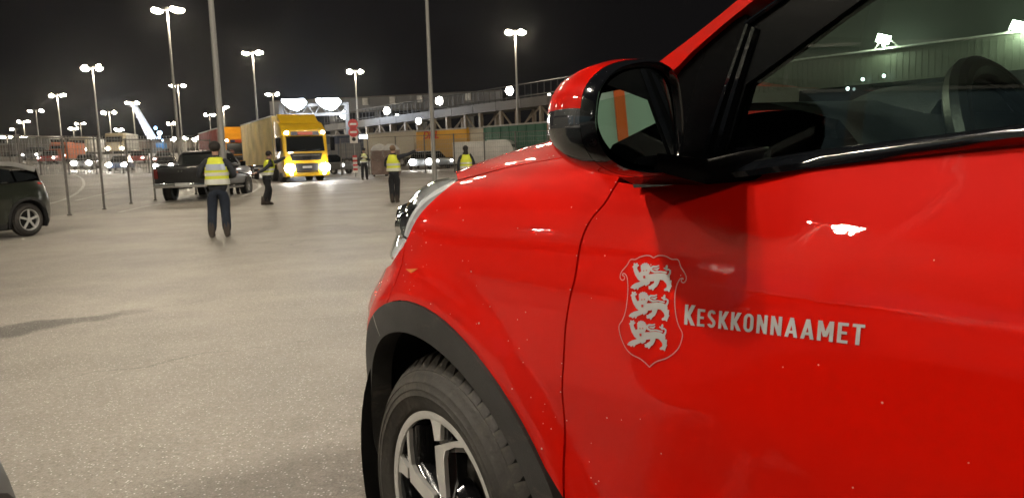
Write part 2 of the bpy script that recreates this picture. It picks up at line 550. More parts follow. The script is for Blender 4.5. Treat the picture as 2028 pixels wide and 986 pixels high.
def extr(name, polys, mat, parent, y0, y1, spacing=0, bev=0, edge=None):
    """union of flat outlines in the (x, z) plane, given thickness along y"""
    v2, tris = cdt([densify(p, .02) if spacing else p for p in polys], spacing)
    n = len(v2); m = MB()
    vs = [(x, y0, z) for x, z in v2]; fs = [tuple(t) for t in tris]
    cnt = {}
    for t in tris:
        for i in range(3): cnt[(t[i], t[(i + 1) % 3])] = 1
    vs2 = []
    for (a, b) in cnt:
        if (b, a) not in cnt:
            k = n + len(vs2); vs2 += [(v2[a][0], y0, v2[a][1]), (v2[b][0], y0, v2[b][1]), (v2[b][0], y1, v2[b][1]), (v2[a][0], y1, v2[a][1])]
            fs.append((k + 1, k, k + 3, k + 2))
    m.add(vs + vs2, fs)
    return m.build(name, mat, parent, fix=False)

_shared = {}
def make_wheel(parent, loc, steer=0, side=1, detail=True, R=.346, rimmat=None, name='wheel', simple=False):
    """side=1: the face looks towards -y"""
    k = R / .346
    w = empty(name, loc); w.parent = parent; w.rotation_euler = (0, 0, steer + (0 if side == 1 else PI))
    prof = [(.205, .02), (.222, 0), (.224, -.004), (.236, -.013), (.258, -.0185), (.2595, -.0200), (.2610, -.0187), (.272, -.0182), (.2730, -.0196), (.2745, -.0180), (.288, -.0140), (.2890, -.0152), (.2900, -.0135), (.302, -.004), (.305, -.003), (.309, .001), (.314, .006), (.3155, .012), (.320, .028), (.323, .045), (.324, .10), (.324, .15), (.322, .19), (.305, .215), (.26, .235), (.215, .22)]
    if not detail: prof = [(r + (.021 if .03 < h < .18 else 0), h) for r, h in prof]
    key = ('tyre', detail, k)
    if key not in _shared:
        m = MB(); m.lathe([(r * k, h) for r, h in prof], axis='y', n=96 if detail else 28)
        o = m.build('tyre', m_tyre, w, smooth=True, sharp=50); _shared[key] = o.data
    else:
        o = bpy.data.objects.new('tyre', _shared[key]); COL.objects.link(o); o.parent = w
    rm = rimmat or m_alloy
    if detail:
        # shoulder tread blocks: curved bars with crescent gaps between them
        N = 58; pitch = 2 * PI / N
        ys = [.002, .011, .020, .034, .050, .070, .094]
        rr = [.3120, .3205, .3285, .3375, .3425, .3455, .3460]
        gap = [.0, .06, .34, .50, .56, .58, .58]
        sw = [.0, .02, .10, .30, .55, .85, 1.15]
        m = MB(); rings = []
        for y, r, g, s_ in zip(ys, rr, gap, sw):
            a0 = (s_ + g * .5) * pitch; a1 = (s_ + 1 - g * .5) * pitch
            ring = []
            for a, q in ((a0, r - .016), (a0, r), ((a0 + a1) / 2, r + .0004), (a1, r), (a1, r - .016)):
                ring.append((q * k * math.cos(a), y, q * k * math.sin(a)))
            rings.append(ring)
        m.loft(rings, True)
        b0 = m.build('tread_block', m_tyre, w, smooth=True, sharp=40)
        for i in range(1, N):
            b = b0.copy(); COL.objects.link(b); b.parent = w; b.rotation_euler = (0, i * pitch, 0)
        m = MB(); m.lathe([(.3145, .009), (.3215, .022), (.3250, .040), (.3255, .19)], axis='y', n=96); m.build('tread_base', m_groove, w, smooth=True)  # groove floor coloured near black to deepen the shade between blocks
        m = MB()
        for j, yc in enumerate((.118, .146, .174)):
            for i in range(46):
                a0 = 2 * PI * i / 46; a1 = a0 + 2 * PI / 46 * .74; sh = .05 * (1 if i % 2 else -1) * 0
                ring0 = [(q * math.cos(a), yc - .012, q * math.sin(a)) for a, q in ((a0, .334), (a0, .346), (a1, .346), (a1, .334))]
                ring1 = [(q * math.cos(a + .03), yc + .012, q * math.sin(a + .03)) for a, q in ((a0, .334), (a0, .346), (a1, .346), (a1, .334))]
                m.loft([ring0, ring1], True)
        m.build('centre_tread', m_tyre, w)
    # rim
    rim = MB(); rim.lathe([(.2225 * k, .002), (.221 * k, -.003), (.208 * k, -.001), (.205 * k, .012), (.196 * k, .05), (.19 * k, .12), (.19 * k, .20)], axis='y', n=72 if detail else 24)
    ro = rim.build('rim', rm if not detail else m_alloyblack, w, smooth=True, sharp=30)
    if simple:
        m = MB()
        for i in range(5):
            a = 2 * PI * i / 5 + .3
            m.box((.11 * k * math.cos(a), .012, .11 * k * math.sin(a)), (.20 * k, .02, .045 * k), ry=-a)
        m.lathe([(.05 * k, .0), (.05 * k, .03)], axis='y', n=10, cap=True)
        m.build('spoke', rm, w)
        d = MB(); d.lathe([(.001, .06), (.195 * k, .06)], axis='y', n=20); d.build('brake_disc', m_groove, w)
        return w
    lip = MB(); lip.lathe([(.2225 * k, .0025), (.2235 * k, -.004), (.2150 * k, -.005), (.2060 * k, -.003), (.2050 * k, .004)], axis='y', n=96)
    lip.build('rim_lip', rm, w, smooth=True, sharp=30)
    A_, B_ = wheel_face()
    def rot(p, t): return [(x * math.cos(t) - z * math.sin(t), x * math.sin(t) + z * math.cos(t)) for x, z in p]
    sp = extr('spoke', [[(x * k, z * k) for x, z in B_]], rm, w, -.001, .009)
    st = extr('spoke_tip', [[(x * k, z * k) for x, z in A_]], rm, w, -.001, .009)
    # black bar behind every spoke, dished towards the hub
    bk = MB()
    cen = [(.0, .03), (-.004, .085), (.0, .15), (-.012, .19), (-.020, .207)]
    wid = [.030, .026, .032, .034, .040]
    rings = []
    for (x, z), h in zip(cen, wid):
        dd = .030 * (1 - z / .21)
        rings.append([((x - h) * k, .0105 + dd, z * k), ((x - h * .6) * k, .0100, z * k), ((x + h * .6) * k, .0100, z * k), ((x + h) * k, .0105 + dd, z * k), ((x + h * .8) * k, .055, z * k), ((x - h * .8) * k, .055, z * k)])
    bk.loft(rings, True)
    rings = []
    for (x, z) in ((.01, .150), (.06, .166), (.115, .180)):
        rings.append([(x * k, .0100, (z - .012) * k), (x * k, .0100, (z + .014) * k), (x * k, .05, (z + .016) * k), (x * k, .05, (z - .020) * k)])
    bk.loft(rings, True)
    bb = bk.build('spoke_back', m_alloyblack, w, bevel=.003)
    for i in range(1, 5):
        for o in (sp, st, bb):
            c = o.copy(); COL.objects.link(c); c.parent = w; c.rotation_euler = (0, -i * 2 * PI / 5, 0)
    hb = MB(); hb.lathe([(.0005, .004), (.022, .004), (.028, .009), (.030, .02)], axis='y', n=28)
    hb.build('hub_cap', m_alloyblack, w, smooth=True)
    hp = MB(); hp.lathe([(.0005, .02), (.062, .022), (.072, .035), (.074, .06)], axis='y', n=40)
    hp.build('hub', m_alloyblack, w, smooth=True, sharp=30)
    bo = MB(); bo.lathe([(.0005, .006), (.008, .006), (.0105, .010), (.011, .03)], axis='y', n=6)
    b0 = bo.build('wheel_bolt', m_chrome, w)
    for i in range(5):
        a = 2 * PI * (i + .5) / 5 + PI / 2
        b = b0 if i == 0 else b0.copy()
        if i: COL.objects.link(b); b.parent = w
        b.location = (.050 * math.cos(a), .012, .050 * math.sin(a))
    dk = MB(); dk.lathe([(.0005, .085), (.15, .085), (.152, .10)], axis='y', n=40)
    dk.build('brake_disc', M('brake_disc', (.16, .15, .14), .35, metal=.8), w, smooth=True)
    cp = MB(); cp.box((-.10, .075, .07), (.06, .06, .14), ry=.6); cp.build('brake_caliper', m_blacksatin, w, bevel=.008)
    sh = MB(); sh.lathe([(.0005, .16), (.19, .16)], axis='y', n=32); sh.build('wheel_back', m_inner, w)
    return w

# ------------------------------------------------------------------ the red car
red = empty('red_car', R_O, RA - PI / 2, 'red estate car with grey lion shield on its door, filling the right of the view', 'car')
BD = RBODY
sm = s_map(BD)
# outlines seen in the photograph, laid on the body
door_gap = [(1223, 361), (1211, 381), (1196, 405), (1168.5, 438), (1151, 479), (1139, 550), (1129, 590), (1120, 648), (1116, 720), (1115, 800), (1117, 985)]
dg = [b_qt(*p) for p in door_gap]
dg.append(BD.uw(b_hit(1117, 985)[0] + .004, .42)); dg.append(BD.uw(b_hit(1117, 985)[0] + .012, .285))
sill_px = [(1223, 361), (1250, 365), (1276, 367), (1330, 363.5), (1395, 356), (1540, 338), (1705, 316), (1850, 299), (2028, 280)]
sill = [b_hit(*p) for p in sill_px]
slope = .045
s_end = sill[-1]
def sill_w(u): return float(np.interp(u, [p[0] for p in sill] + [1.6, 2.4, 3.1], [p[2] for p in sill] + [s_end[2] + .018, s_end[2] + .045, s_end[2] + .09]))
hood_gap_px = [(905, 358.5), (935, 350), (979, 339.5), (1020, 331), (1057, 322), (1090, 314.5), (1123.6, 305.7), (1165, 296)]
hg3 = [b_hit(*p) for p in hood_gap_px]
G = .0022       # half gap
# side gap of the hood in plan
hgu = [(hg3[0][0], hg3[0][1]), (.07, .105), (.14, .118), (.22, .128), (.30, .137), (.38, .146), (.46, .155)]
u_e, y_e = hgu[-1]
hg_plan = hgu + [(.495, .160)]
def on_hood(u, y):
    P, n = h_map(BD)(np.array([u]), np.array([y])); return P[0]
hg_q = [BD.qt(on_hood(u, y)) for u, y in hg_plan]
# --- arch
arch_out_px = [(726, 700), (731, 680), (746, 645), (763, 620.5), (785, 602), (815, 594), (845, 598), (871, 611), (906, 641), (940, 681), (970.5, 722), (1005, 778), (1040, 858), (1065.6, 918.5), (1087, 986)]
ao = [b_hit(*p) for p in arch_out_px]
def arch_r(ang, inner=False):
    """outline of the wheel opening (angle from the rear, measured upwards)"""
    r = np.interp(ang, [-30, 0, 20, 45, 90, 120, 150, 180, 210], [.478, .472, .468, .466, .468, .468, .466, .463, .46])
    return r - (.066 if inner else 0)
def arch_pts(c, inner=False, a0=-22, a1=200, n=46, dr=0):
    o = []
    for i in range(n + 1):
        a = a0 + (a1 - a0) * i / n
        r = float(arch_r(a, inner)) + dr
        o.append(BD.uw(c + r * math.cos(math.radians(a)), BD.rs + r * math.sin(math.radians(a))))
    return o
WLO = .285
def sideline(u0, u1, w, n=12): return [BD.uw(u0 + (u1 - u0) * i / n, w) for i in range(n + 1)]
dgl = smooth_line(dg, 5)
af = arch_pts(0)
# hood side gap runs to the nose corner; bumper gap falls from the lamp to the wheel opening
lamp_low_px = [(905, 358.5), (880, 377), (855, 399), (834, 421), (815.5, 451), (803, 480)]
lamp_low = [b_qt(*p) for p in lamp_low_px]
bump_gap = [b_qt(803, 480), b_qt(797, 520), b_qt(783, 560), b_qt(768, 596), b_qt(764.5, 619)]
k_b = min(range(len(af)), key=lambda i: math.hypot(af[i][0] - bump_gap[-1][0], af[i][1] - bump_gap[-1][1]))
def nudge(line, dx, dy=0): return [(a + dx, b + dy) for a, b in line]
for mir in (False, True):
    # fender: hood gap -> windscreen corner -> door gap -> wheel opening -> bumper gap -> lamp edge
    top = smooth_line([(a, b - .0016) for a, b in hg_q], 4)
    def clear(p):
        P, = BD.pt(np.array([p[0]]), np.array([p[1]])); return math.hypot(P[0], P[2] - BD.rs) > .478
    dgf = [p for p in dgl if clear(p)]
    j0 = min(range(len(af)), key=lambda i: math.hypot(af[i][0] - dgf[-1][0], af[i][1] - dgf[-1][1])) + 1
    poly = top + [(a - G, b) for a, b in dgf] + af[j0:k_b] + [(a + G, b) for a, b in bump_gap[::-1]] + [(a + .002, b) for a, b in lamp_low[::-1][1:-1]]
    sheet('fender', m_red, red, poly, sm, .025, mirror=mir)
    # front door
    u_d0 = dg[-1][0]
    u_d1 = 1.52
    sl = [BD.qt(p) for p in sill] + [BD.uw(u_d1, sill_w(u_d1))]
    poly = [(a + G, b) for a, b in dgl[::-1]] + [(a, b) for a, b in sl[1:]] + [BD.uw(u_d1, w) for w in (1.05, .9, .7, .5, .285)] + sideline(u_d1, u_d0 + .02, WLO)[1:]
    sheet('front_door', m_red, red, poly, sm, .025, mirror=mir)
    # rear door, dog-leg round the rear wheel
    rg = [(2.42, sill_w(2.42)), (2.40, 1.0), (2.36, .88)] + [(BD.wb + .50 * math.cos(math.radians(a)), BD.rs + .50 * math.sin(math.radians(a))) for a in (118, 135, 150, 165, 180)] + [(2.165, WLO)]
    poly = [BD.uw(u_d1 + 2 * G, w) for w in (.285, .5, .7, .9, 1.05)] + [BD.uw(u, sill_w(u)) for u in (u_d1 + 2 * G, 1.7, 1.9, 2.1, 2.3)] + [BD.uw(*p) for p in rg] + sideline(2.165, u_d1 + .01, WLO)[1:-1]
    sheet('rear_door', m_red, red, poly, sm, .04, mirror=mir)
    # quarter panel
    ar = arch_pts(BD.wb, n=40)
    tail_top = [BD.qt(hit0) for hit0 in [BD.pt(np.array([q]), np.array([.58]))[0] for q in (2.75, 3.0, 3.3, 3.6)]]
    poly = [BD.uw(p[0] + 2 * G, p[1]) for p in rg[:-1]][::-1] + [BD.uw(2.7, sill_w(2.7))] + [(q, math.atan2(1.16 - W0, .86)) for q in (3.0, 3.2, 3.45)] + [(3.45, math.atan2(.80 - W0, .86)), (3.3, math.atan2(.70 - W0, .86)), (3.15, .10)] + ar[8:-4]
    sheet('quarter_panel', m_red, red, poly, sm, .04, mirror=mir)
    # wheel-arch cladding
    for c, nm in ((0, 'arch_cladding'), (BD.wb, 'arch_cladding')):
        outer = arch_pts(c, dr=-.002); inner = arch_pts(c, True)
        sheet(nm, m_clad, red, outer + inner[::-1], s_map(BD, .006), .025, ret=.05, mirror=mir)
    poly = sideline(.475, 2.2, .28) + sideline(2.2, .475, .19)
    sheet('sill_cladding', m_clad, red, poly, s_map(BD, .004), .05, ret=.04, mirror=mir)
    # bumper side with the lower cladding
    fr = af[k_b:]
    lampq = lamp_low[-1]
    QF = -HW * PI / 2
    poly = [(a - G, b) for a, b in bump_gap] + fr + [(fr[-1][0] - .08, fr[-1][1]), (-1.1, -.20), (QF, -.20), (QF, .33), (-1.2, .33), (-.95, .28), (-.5, .27), (lampq[0] - .10, lampq[1] - .06), (lampq[0] - .01, lampq[1] - .012)]
    sheet('front_bumper', m_red, red, poly, sm, .03, mirror=mir)
    poly = [(fr[-1][0], fr[-1][1] - .004), (fr[-1][0] - .08, fr[-1][1] - .004), (-1.1, -.205), (QF, -.205), (QF, -.36), (-.5, -.36), (-.42, -.33)]
    sheet('bumper_cladding', m_clad, red, poly, s_map(BD, .003), .04, mirror=mir)
    jt = [BD.uw(r * math.cos(math.radians(a)), BD.rs + r * math.sin(math.radians(a))) for r, a in ((.464, 119.2), (.41, 117.2), (.41, 117.5), (.464, 119.6))]
    sheet('cladding_joint', m_steel, red, jt, s_map(BD, .0068), .03, ret=.001, mirror=mir)
    # headlamp glass and its housing
    lp_top = [b_qt(*p) for p in ((905, 343), (885, 349))]
    gq = hg_q[0]
    lamp = [(a - .003, b + .003) for a, b in lamp_low] + [(lampq[0] - .09, lampq[1] - .045), (lampq[0] - .24, lampq[1] - .02), (gq[0] - .36, gq[1] - .03), (gq[0] - .22, gq[1] + .012), (gq[0] - .08, gq[1] + .014)]
    sheet('headlamp_glass', m_clearglass, red, lamp, s_map(BD, .002), .02, ret=.004, mirror=mir)
    if not mir: m_lh = M('lamp_housing', (.80, .80, .82), .25, coat=.5)
    sheet('headlamp_housing', m_lh, red, [(a, b) for a, b in lamp], s_map(BD, -.020), .02, ret=-.016, mirror=mir)
    sgn = (lambda y: 2 * HW - y) if mir else (lambda y: y)
    for dq, dt, r_ in ((-.10, -.02, .036), (-.20, .005, .036)):
        c, = BD.pt(np.array([lampq[0] + dq + .02]), np.array([lampq[1] + .06 + dt]), -.022)
        m = MB(); m.lathe([(r_, 0), (r_ * .9, .02), (r_ * .5, .035), (.002, .04)], n=20)
        o = m.build('lamp_projector', m_chrome, red, smooth=True); o.location = (c[0], sgn(c[1]), c[2]); o.rotation_euler = (0, -PI / 2 - .1, .3 if not mir else -.3)
        m = MB(); m.ball((0, 0, 0), (r_ * .7, r_ * .7, r_ * .7), 16); o = m.build('lamp_lens', m_clearglass, red, smooth=True); o.location = (c[0] - .02, sgn(c[1]), c[2])
    m = MB(); pts = []
    for i in range(15):
        t = i / 14
        a, b = lamp_low[0][0] * (1 - t) + (lampq[0] - .01) * t, lamp_low[0][1] * (1 - t) + (lampq[1] + .01) * t
        P, = BD.pt(np.array([a - .012 - .03 * math.sin(PI * t)]), np.array([b + .004 + .012 * math.sin(PI * t)]), -.012); pts.append((P[0], sgn(P[1]), P[2]))
    m.tube(pts, .013, 8); m.build('running_light_strip', M('lamp_strip', (.85, .85, .88), .2, coat=.5), red, smooth=True)
    # amber side marker on the wing
    tri = [b_qt(*p) for p in ((804, 533), (828, 532), (815, 541))]
    sheet('side_marker', m_amber, red, tri, s_map(BD, .0012), .02, ret=.001, mirror=mir)
    # window belt strip
    uu = [g_uw(*p) for p in ((1384, 336), (1425, 331), (1502, 316.5), (1607, 298), (1725, 284), (1867, 266), (2028, 245.5))]

    belt_hi = lambda u: float(np.interp(u, [a for a, b in uu] + [2.4], [b for a, b in uu] + [uu[-1][1] + .05]))
    us = np.linspace(uu[0][0] - .10, 2.44, 40)
    m = MB(); rings = []
    for u in us:
        lo = sill_w(u) - .004; hi = belt_hi(u)
        y0 = float(BD.inset(np.float64(u), np.float64(lo)))
        y1 = float(ygl(u, hi))
        ym = (y0 + y1) / 2 - .006
        rings.append([(u, sgn(y0 + .01), lo), (u, sgn(y0 - .005), lo + .001), (u, sgn(min(y0, y1) - .008), (lo + hi) / 2 - .002), (u, sgn(y1 - .007), hi - .004), (u, sgn(y1 - .001), hi), (u, sgn(y1 + .03), hi)])
    m.loft(rings, True); m.build('belt_moulding', m_blackgloss, red, smooth=True, sharp=50)
    # sail panel and quarter glass area in front of the divider bar (gloss black)
    gm = g_map(.0)
    sail_px = [(1384, 337), (1432, 190), (1483, 50.7), (1477, 30), (1440, 47), (1380, 100), (1352, 135), (1352, 240), (1300, 345)]
    sail = [g_uw(*p) for p in sail_px[:-2]] + [(g_uw(1352, 135)[0] - .13, belt_hi(.6) + .01), (uu[0][0] - .12, belt_hi(.6) - .02)]

    sheet('quarter_window', m_sail, red, sail, g_map(.0), .04, mirror=mir)
    # divider bar with two fluted ridges
    la = [g_uw(*p) for p in ((1384, 338), (1483, 50))]; lb = [g_uw(*p) for p in ((1428, 333), (1507, 60))]
    for nm, f0, f1, hgt in (('window_divider', 0, 1, .004), ('divider_ridge', .12, .30, .009), ('divider_ridge', .62, .86, .009)):
        p0 = [(la[i][0] * (1 - f0) + lb[i][0] * f0, la[i][1] * (1 - f0) + lb[i][1] * f0) for i in (0, 1)]
        p1 = [(la[i][0] * (1 - f1) + lb[i][0] * f1, la[i][1] * (1 - f1) + lb[i][1] * f1) for i in (0, 1)]
        sheet(nm, m_blacksatin if nm == 'window_divider' else m_blackgloss, red, [p0[0], p1[0], p1[1], p0[1]], g_map(hgt), .03, ret=.012, mirror=mir)
    # door window glass
    gl_px = [(1420, 332), (1443, 296), (1480, 168), (1562, 108), (1664, 32)]
    gl = [g_uw(*p) for p in gl_px]

    (a0, b0), (a1, b1) = gl[-2], gl[-1]
    kx = (a1 - a0) / (b1 - b0)
    glass_poly = gl + [(a1 + .10, b1 + .10 / kx * .95), (a1 + .22, 1.425), (a1 + .42, 1.455), (1.50, 1.46), (1.50, belt_hi(1.5) - .01)] + [(u, belt_hi(u) - .01) for u in (1.3, 1.1, .95)]
    sheet('door_window', m_glass, red, glass_poly, g_map(-.004), .05, ret=.003, mirror=mir)
    rw = [(1.56, belt_hi(1.56) - .01), (1.56, 1.46), (1.9, 1.455), (2.2, 1.425), (2.40, 1.36), (2.52, belt_hi(2.4) + .06), (2.50, belt_hi(2.4) - .01), (2.0, belt_hi(2.0) - .01)]
    sheet('rear_door_window', m_glass, red, rw, g_map(-.004), .06, ret=.003, mirror=mir)
    # black frame of the door, round the glass
    fr_out = [(a1 - .02, b1 + .015)]
    fo = [g_uw(*p) for p in ((1483, 50.7), (1555, 0))]
    (c0, d0), (c1, d1) = fo
    ks = (d1 - d0) / (c1 - c0)
    fpoly = [gl[0], gl[1], gl[2], gl[3], gl[4], (a1 + .10, b1 + .10 / kx * .95), (a1 + .22, 1.425), (a1 + .42, 1.455), (1.50, 1.46), (1.53, 1.480), (a1 + .40, 1.478), (a1 + .20, 1.462), (c1 + .12, min(1.44, d1 + .12 * ks)), fo[1], fo[0]]
    sheet('window_frame', m_blacksatin, red, fpoly, g_map(.002), .03, ret=.02, mirror=mir)
    m = MB(); m.box((1.53, sgn(float(ygl(1.53, 1.28)) - .0), 1.285), (.055, .012, .40), rx=(.33 if mir else -.33)); m.build('centre_pillar', m_blackgloss, red, bevel=.003)
    # bright bead along the upper frame edge
    m = MB(); pts = []
    for (a, b) in [(c0, d0), (c1, d1), (c1 + .18, min(1.47, d1 + .18 * ks)), (a1 + .40, 1.487), (1.9, 1.487), (2.3, 1.44)]:
        P, n = g_map(.006)(np.array([a]), np.array([b])); pts.append((P[0][0], sgn(P[0][1]), P[0][2]))
    m.tube(pts, .0035, 6); m.build('window_trim', m_blackgloss, red, smooth=True)
    # red pillar and roof rail, one pressing
    pl = [g_uw(*p) for p in ((1330, 114), (1380, 77), (1430, 38), (1477, 0))]
    pr = [g_uw(*p) for p in ((1356, 131), (1380, 106), (1440, 54), (1508, 0))]

    dl = np.array(pl[-1]) - np.array(pl[0]); dr = np.array(pr[-1]) - np.array(pr[0])
    p0 = (pl[0][0] - .25, pl[0][1] - .25 * dl[1] / dl[0]); p1 = (pr[0][0] - .20, pr[0][1] - .20 * dr[1] / dr[0])
    ext = [(pl[-1][0] + .25, pl[-1][1] + .17), (1.35, 1.565), (1.9, 1.575), (2.6, 1.54), (3.15, 1.40)]
    ext2 = [(3.12, 1.36), (2.55, 1.47), (1.9, 1.49), (1.3, 1.485), (pr[-1][0] + .22, min(1.46, pr[-1][1] + .13))]
    poly = [p0] + pl + ext + ext2 + pr[::-1] + [p1]
    sheet('roof_pillar', m_red, red, poly, g_map(.010), .04, ret=.05, mirror=mir)
    # rear pillar
    sheet('rear_pillar', m_red, red, [(2.52, belt_hi(2.4) - .03), (2.55, 1.22), (2.42, 1.38), (2.45, 1.48), (2.6, 1.53), (3.13, 1.38), (3.3, 1.17), (2.9, 1.12)], g_map(.004), .05, ret=.03, mirror=mir)
# hood
hp = smooth_line(hg_plan, 5)
nose = []
u_c, y_c = hg_plan[0]
for i in range(1, 13):
    t = i / 12
    y = y_c + (HW - y_c) * t
    nose.append((u_c - .03 - .50 * (1 - (1 - t) ** 2.2), y))
half = [(u, y + .0035) for u, y in hp][::-1] + [(u_c - .004, y_c + .004)] + nose
full = half + [(u, 2 * HW - y) for u, y in half[::-1][1:]]
rear = [(.535 - .15 * math.cos((y - HW) / (HW - .160) * PI / 2), y) for y in np.linspace(hg_plan[-1][1], 2 * HW - hg_plan[-1][1], 14)]
full = full + rear[::-1][1:-1]
sheet('hood', m_red, red, full, h_map(BD), .04)
m = MB()
for i in range(6): m.box((-.80 + .005 * abs(i - 2.5), HW, .66 + .045 * i), (.03, 1.05, .018))
m.build('grille', m_blackgloss, red)
m = MB(); m.box((-.835, HW, .76), (.02, .14, .07)); m.build('badge', m_chrome, red, bevel=.01)
# dark structure behind the panels
for nm, lo, hi, q0, q1 in (('inner_body', -.30, .60, -1.35, 3.9),):
    for mir in (False, True):
        poly = [(q0, lo)] + [(-.45, lo)] + [(x, y) for x, y in [BD.uw(.50 * math.cos(math.radians(a)), .345 + .50 * math.sin(math.radians(a))) for a in range(186, 352, -6)]] 
        # built as strips that skip the wheel openings
        qs = np.linspace(q0, q1, 120); ths = np.linspace(lo, hi, 26)
        Q, T = np.meshgrid(qs, ths, indexing='ij')
        P = BD.pt(Q.ravel(), T.ravel(), np.where(Q.ravel() < .02, -.075, -.028))
        dist = np.minimum(np.hypot(P[:, 0], P[:, 2] - .345), np.hypot(P[:, 0] - BD.wb, P[:, 2] - .345)).reshape(Q.shape)
        u3 = P[:, 0].reshape(Q.shape); w3 = P[:, 2].reshape(Q.shape); y3 = P[:, 1].reshape(Q.shape)
        vs = [(p[0], 2 * HW - p[1] if mir else p[1], p[2]) for p in P]; fs = []
        for i in range(len(qs) - 1):
            for j in range(len(ths) - 1):
                dd = dist[i:i + 2, j:j + 2]
                if dd.min() < .44 and y3[i, j] < .35: continue
                if w3[i:i + 2, j:j + 2].max() > sill_w(max(.6, min(3, u3[i, j]))) - .03 and u3[i, j] > .58: continue
                a = i * len(ths) + j; fs.append((a, a + 1, a + 1 + len(ths), a + len(ths)))
        mm = MB(); mm.add(vs, fs); mm.build('inner_body', m_inner, red, fix=False)
# wheel wells
for c in (0, BD.wb):
    for mir in (False, True):
        sg = (lambda y: 2 * HW - y) if mir else (lambda y: y)
        m = MB(); rings = []
        for y in (.03, .12, .22, .34):
            rings.append([(c + .415 * math.cos(a), sg(y), .345 + .415 * math.sin(a)) for a in np.linspace(-.35, PI + .35, 30)])
        m.loft(rings, False, closed=False)
        m.box((c, sg(.36), .45), (.95, .02, .75))
        m.build('wheel_well', m_inner, red, smooth=True)
# windscreen, roof, tailgate
m = MB(); rings = []
_m = MB(); _m.loft([[(u - .15 * math.cos((y - HW) / (HW - .1) * PI / 2), y, w) for y in np.linspace(.12, 2 * HW - .12, 13)] for u, w in ((.53, 1.140), (.56, 1.140), (.70, 1.140), (.70, 1.08))], False, closed=False); _m.build('cowl', m_plast_dark, red, smooth=True)
pA = np.array([pl[0][0] - .06, 0, pl[0][1] - .06 * dl[1] / dl[0]]); pB = np.array([pl[-1][0] + .24, 0, pl[-1][1] + .155])
for i in range(9):
    t = i / 8; u = pA[0] + (pB[0] - pA[0]) * t; w = pA[2] + (pB[2] - pA[2]) * t
    y0 = float(ygl(u, w)) + .012
    rings.append([(u - .14 * (1 - ((y - HW) / (HW - y0)) ** 2) * (1 - .45 * t), y, w + .02 * (1 - ((y - HW) / (HW - y0)) ** 2)) for y in np.linspace(y0, 2 * HW - y0, 17)])
m.loft(rings, False, closed=False); m.build('windscreen', m_glass, red, smooth=True)
m = MB(); rings = []
for i in range(15):
    t = i / 14; u = pB[0] + (3.18 - pB[0]) * t
    w = float(np.interp(u, [pB[0], 1.35, 1.9, 2.6, 3.18], [pB[2], 1.565, 1.575, 1.54, 1.40])) + .012
    y0 = float(ygl(u, w)) + .004
    rings.append([(u - .08 * (1 - t) * (1 - ((y - HW) / (HW - y0)) ** 2), y, w + .05 * (1 - ((y - HW) / (HW - y0)) ** 4)) for y in np.linspace(y0, 2 * HW - y0, 17)])
m.loft(rings, False, closed=False); m.build('roof', m_red, red, smooth=True)
m = MB(); m.loft([[(x, y, z - .025) for x, y, z in r] for r in rings], False, closed=False); m.build('headliner', M('headliner', (.03, .03, .03), .9), red, smooth=True)
m = MB(); rings = []
for t in np.linspace(0, 1, 8):
    u = 3.18 + .22 * t; w = 1.41 - .30 * t; y0 = .30 + .12 * t
    rings.append([(u + .05 * (1 - ((y - HW) / (HW - y0)) ** 2), y, w) for y in np.linspace(y0, 2 * HW - y0, 9)])
m.loft(rings, False, closed=False); m.build('rear_window', m_glass, red, smooth=True)
P3 = []
m = MB(); rings = []
for w in (1.08, .95, .8, .65, .5, .3):
    rings.append([tuple(BD.pt(np.array([q]), np.array([math.atan2(w - W0, .86)]))[0]) for q in np.linspace(3.46, BD.wb + HW * PI / 2, 12)])
rr = [r + [(x, 2 * HW - y, z) for x, y, z in r[::-1][1:]] for r in rings]
m.loft(rr, False, closed=False); m.build('tailgate', m_red, red, smooth=True)
# floor
m = MB(); m.box((1.35, HW, .27), (3.6, 1.5, .04)); m.build('floor_pan', m_inner, red)
# wheels
make_wheel(red, (0, .03, .345), math.radians(-.3), 1, True, .346)
make_wheel(red, (BD.wb, .03, .345), 0, 1, False, .346)
make_wheel(red, (0, 2 * HW - .03, .345), 0, -1, False, .346, simple=True)
make_wheel(red, (BD.wb, 2 * HW - .03, .345), 0, -1, False, .346, simple=True)

# ------------------------------------------------------------------ door mirror
def mirror_pt(x, y, dpt):
    """point of the sight line on the plane u = const of the mirror rim (leaning a little outwards)"""
    d = lray(x, y)
    n = np.array([math.cos(MYAW), math.sin(MYAW), MTILT]); c = np.array([MU + dpt, -.10, 1.16])
    t = ((c - LO) @ n) / (d @ n)
    return LO + d * t
MU = .70; MYAW, MTILT = .12, -.02
rim_px = [(1181, 215), (1187, 182), (1203, 157), (1228, 138), (1262, 128), (1296, 127), (1322, 136), (1338, 158), (1345, 195), (1349, 240), (1349, 285), (1343, 318), (1328, 334), (1300, 340), (1268, 338), (1235, 330), (1207, 312), (1189, 286), (1180, 250)]
glass_px = [(1184, 222), (1191, 186), (1207, 162), (1232, 145), (1262, 137), (1292, 138), (1312, 150), (1324, 175), (1330, 210), (1335, 250), (1336, 285), (1331, 312), (1318, 326), (1294, 329), (1266, 326), (1238, 317), (1213, 300), (1195, 276), (1185, 250)]
shell_px = [(1113, 240), (1117, 214), (1127, 186), (1146, 152), (1180, 128), (1222, 117), (1270, 113), (1318, 114), (1342, 121), (1356, 140), (1359, 180), (1362, 240), (1362, 290), (1356, 322), (1335, 342), (1300, 349), (1255, 348), (1205, 335), (1160, 313), (1128, 283)]
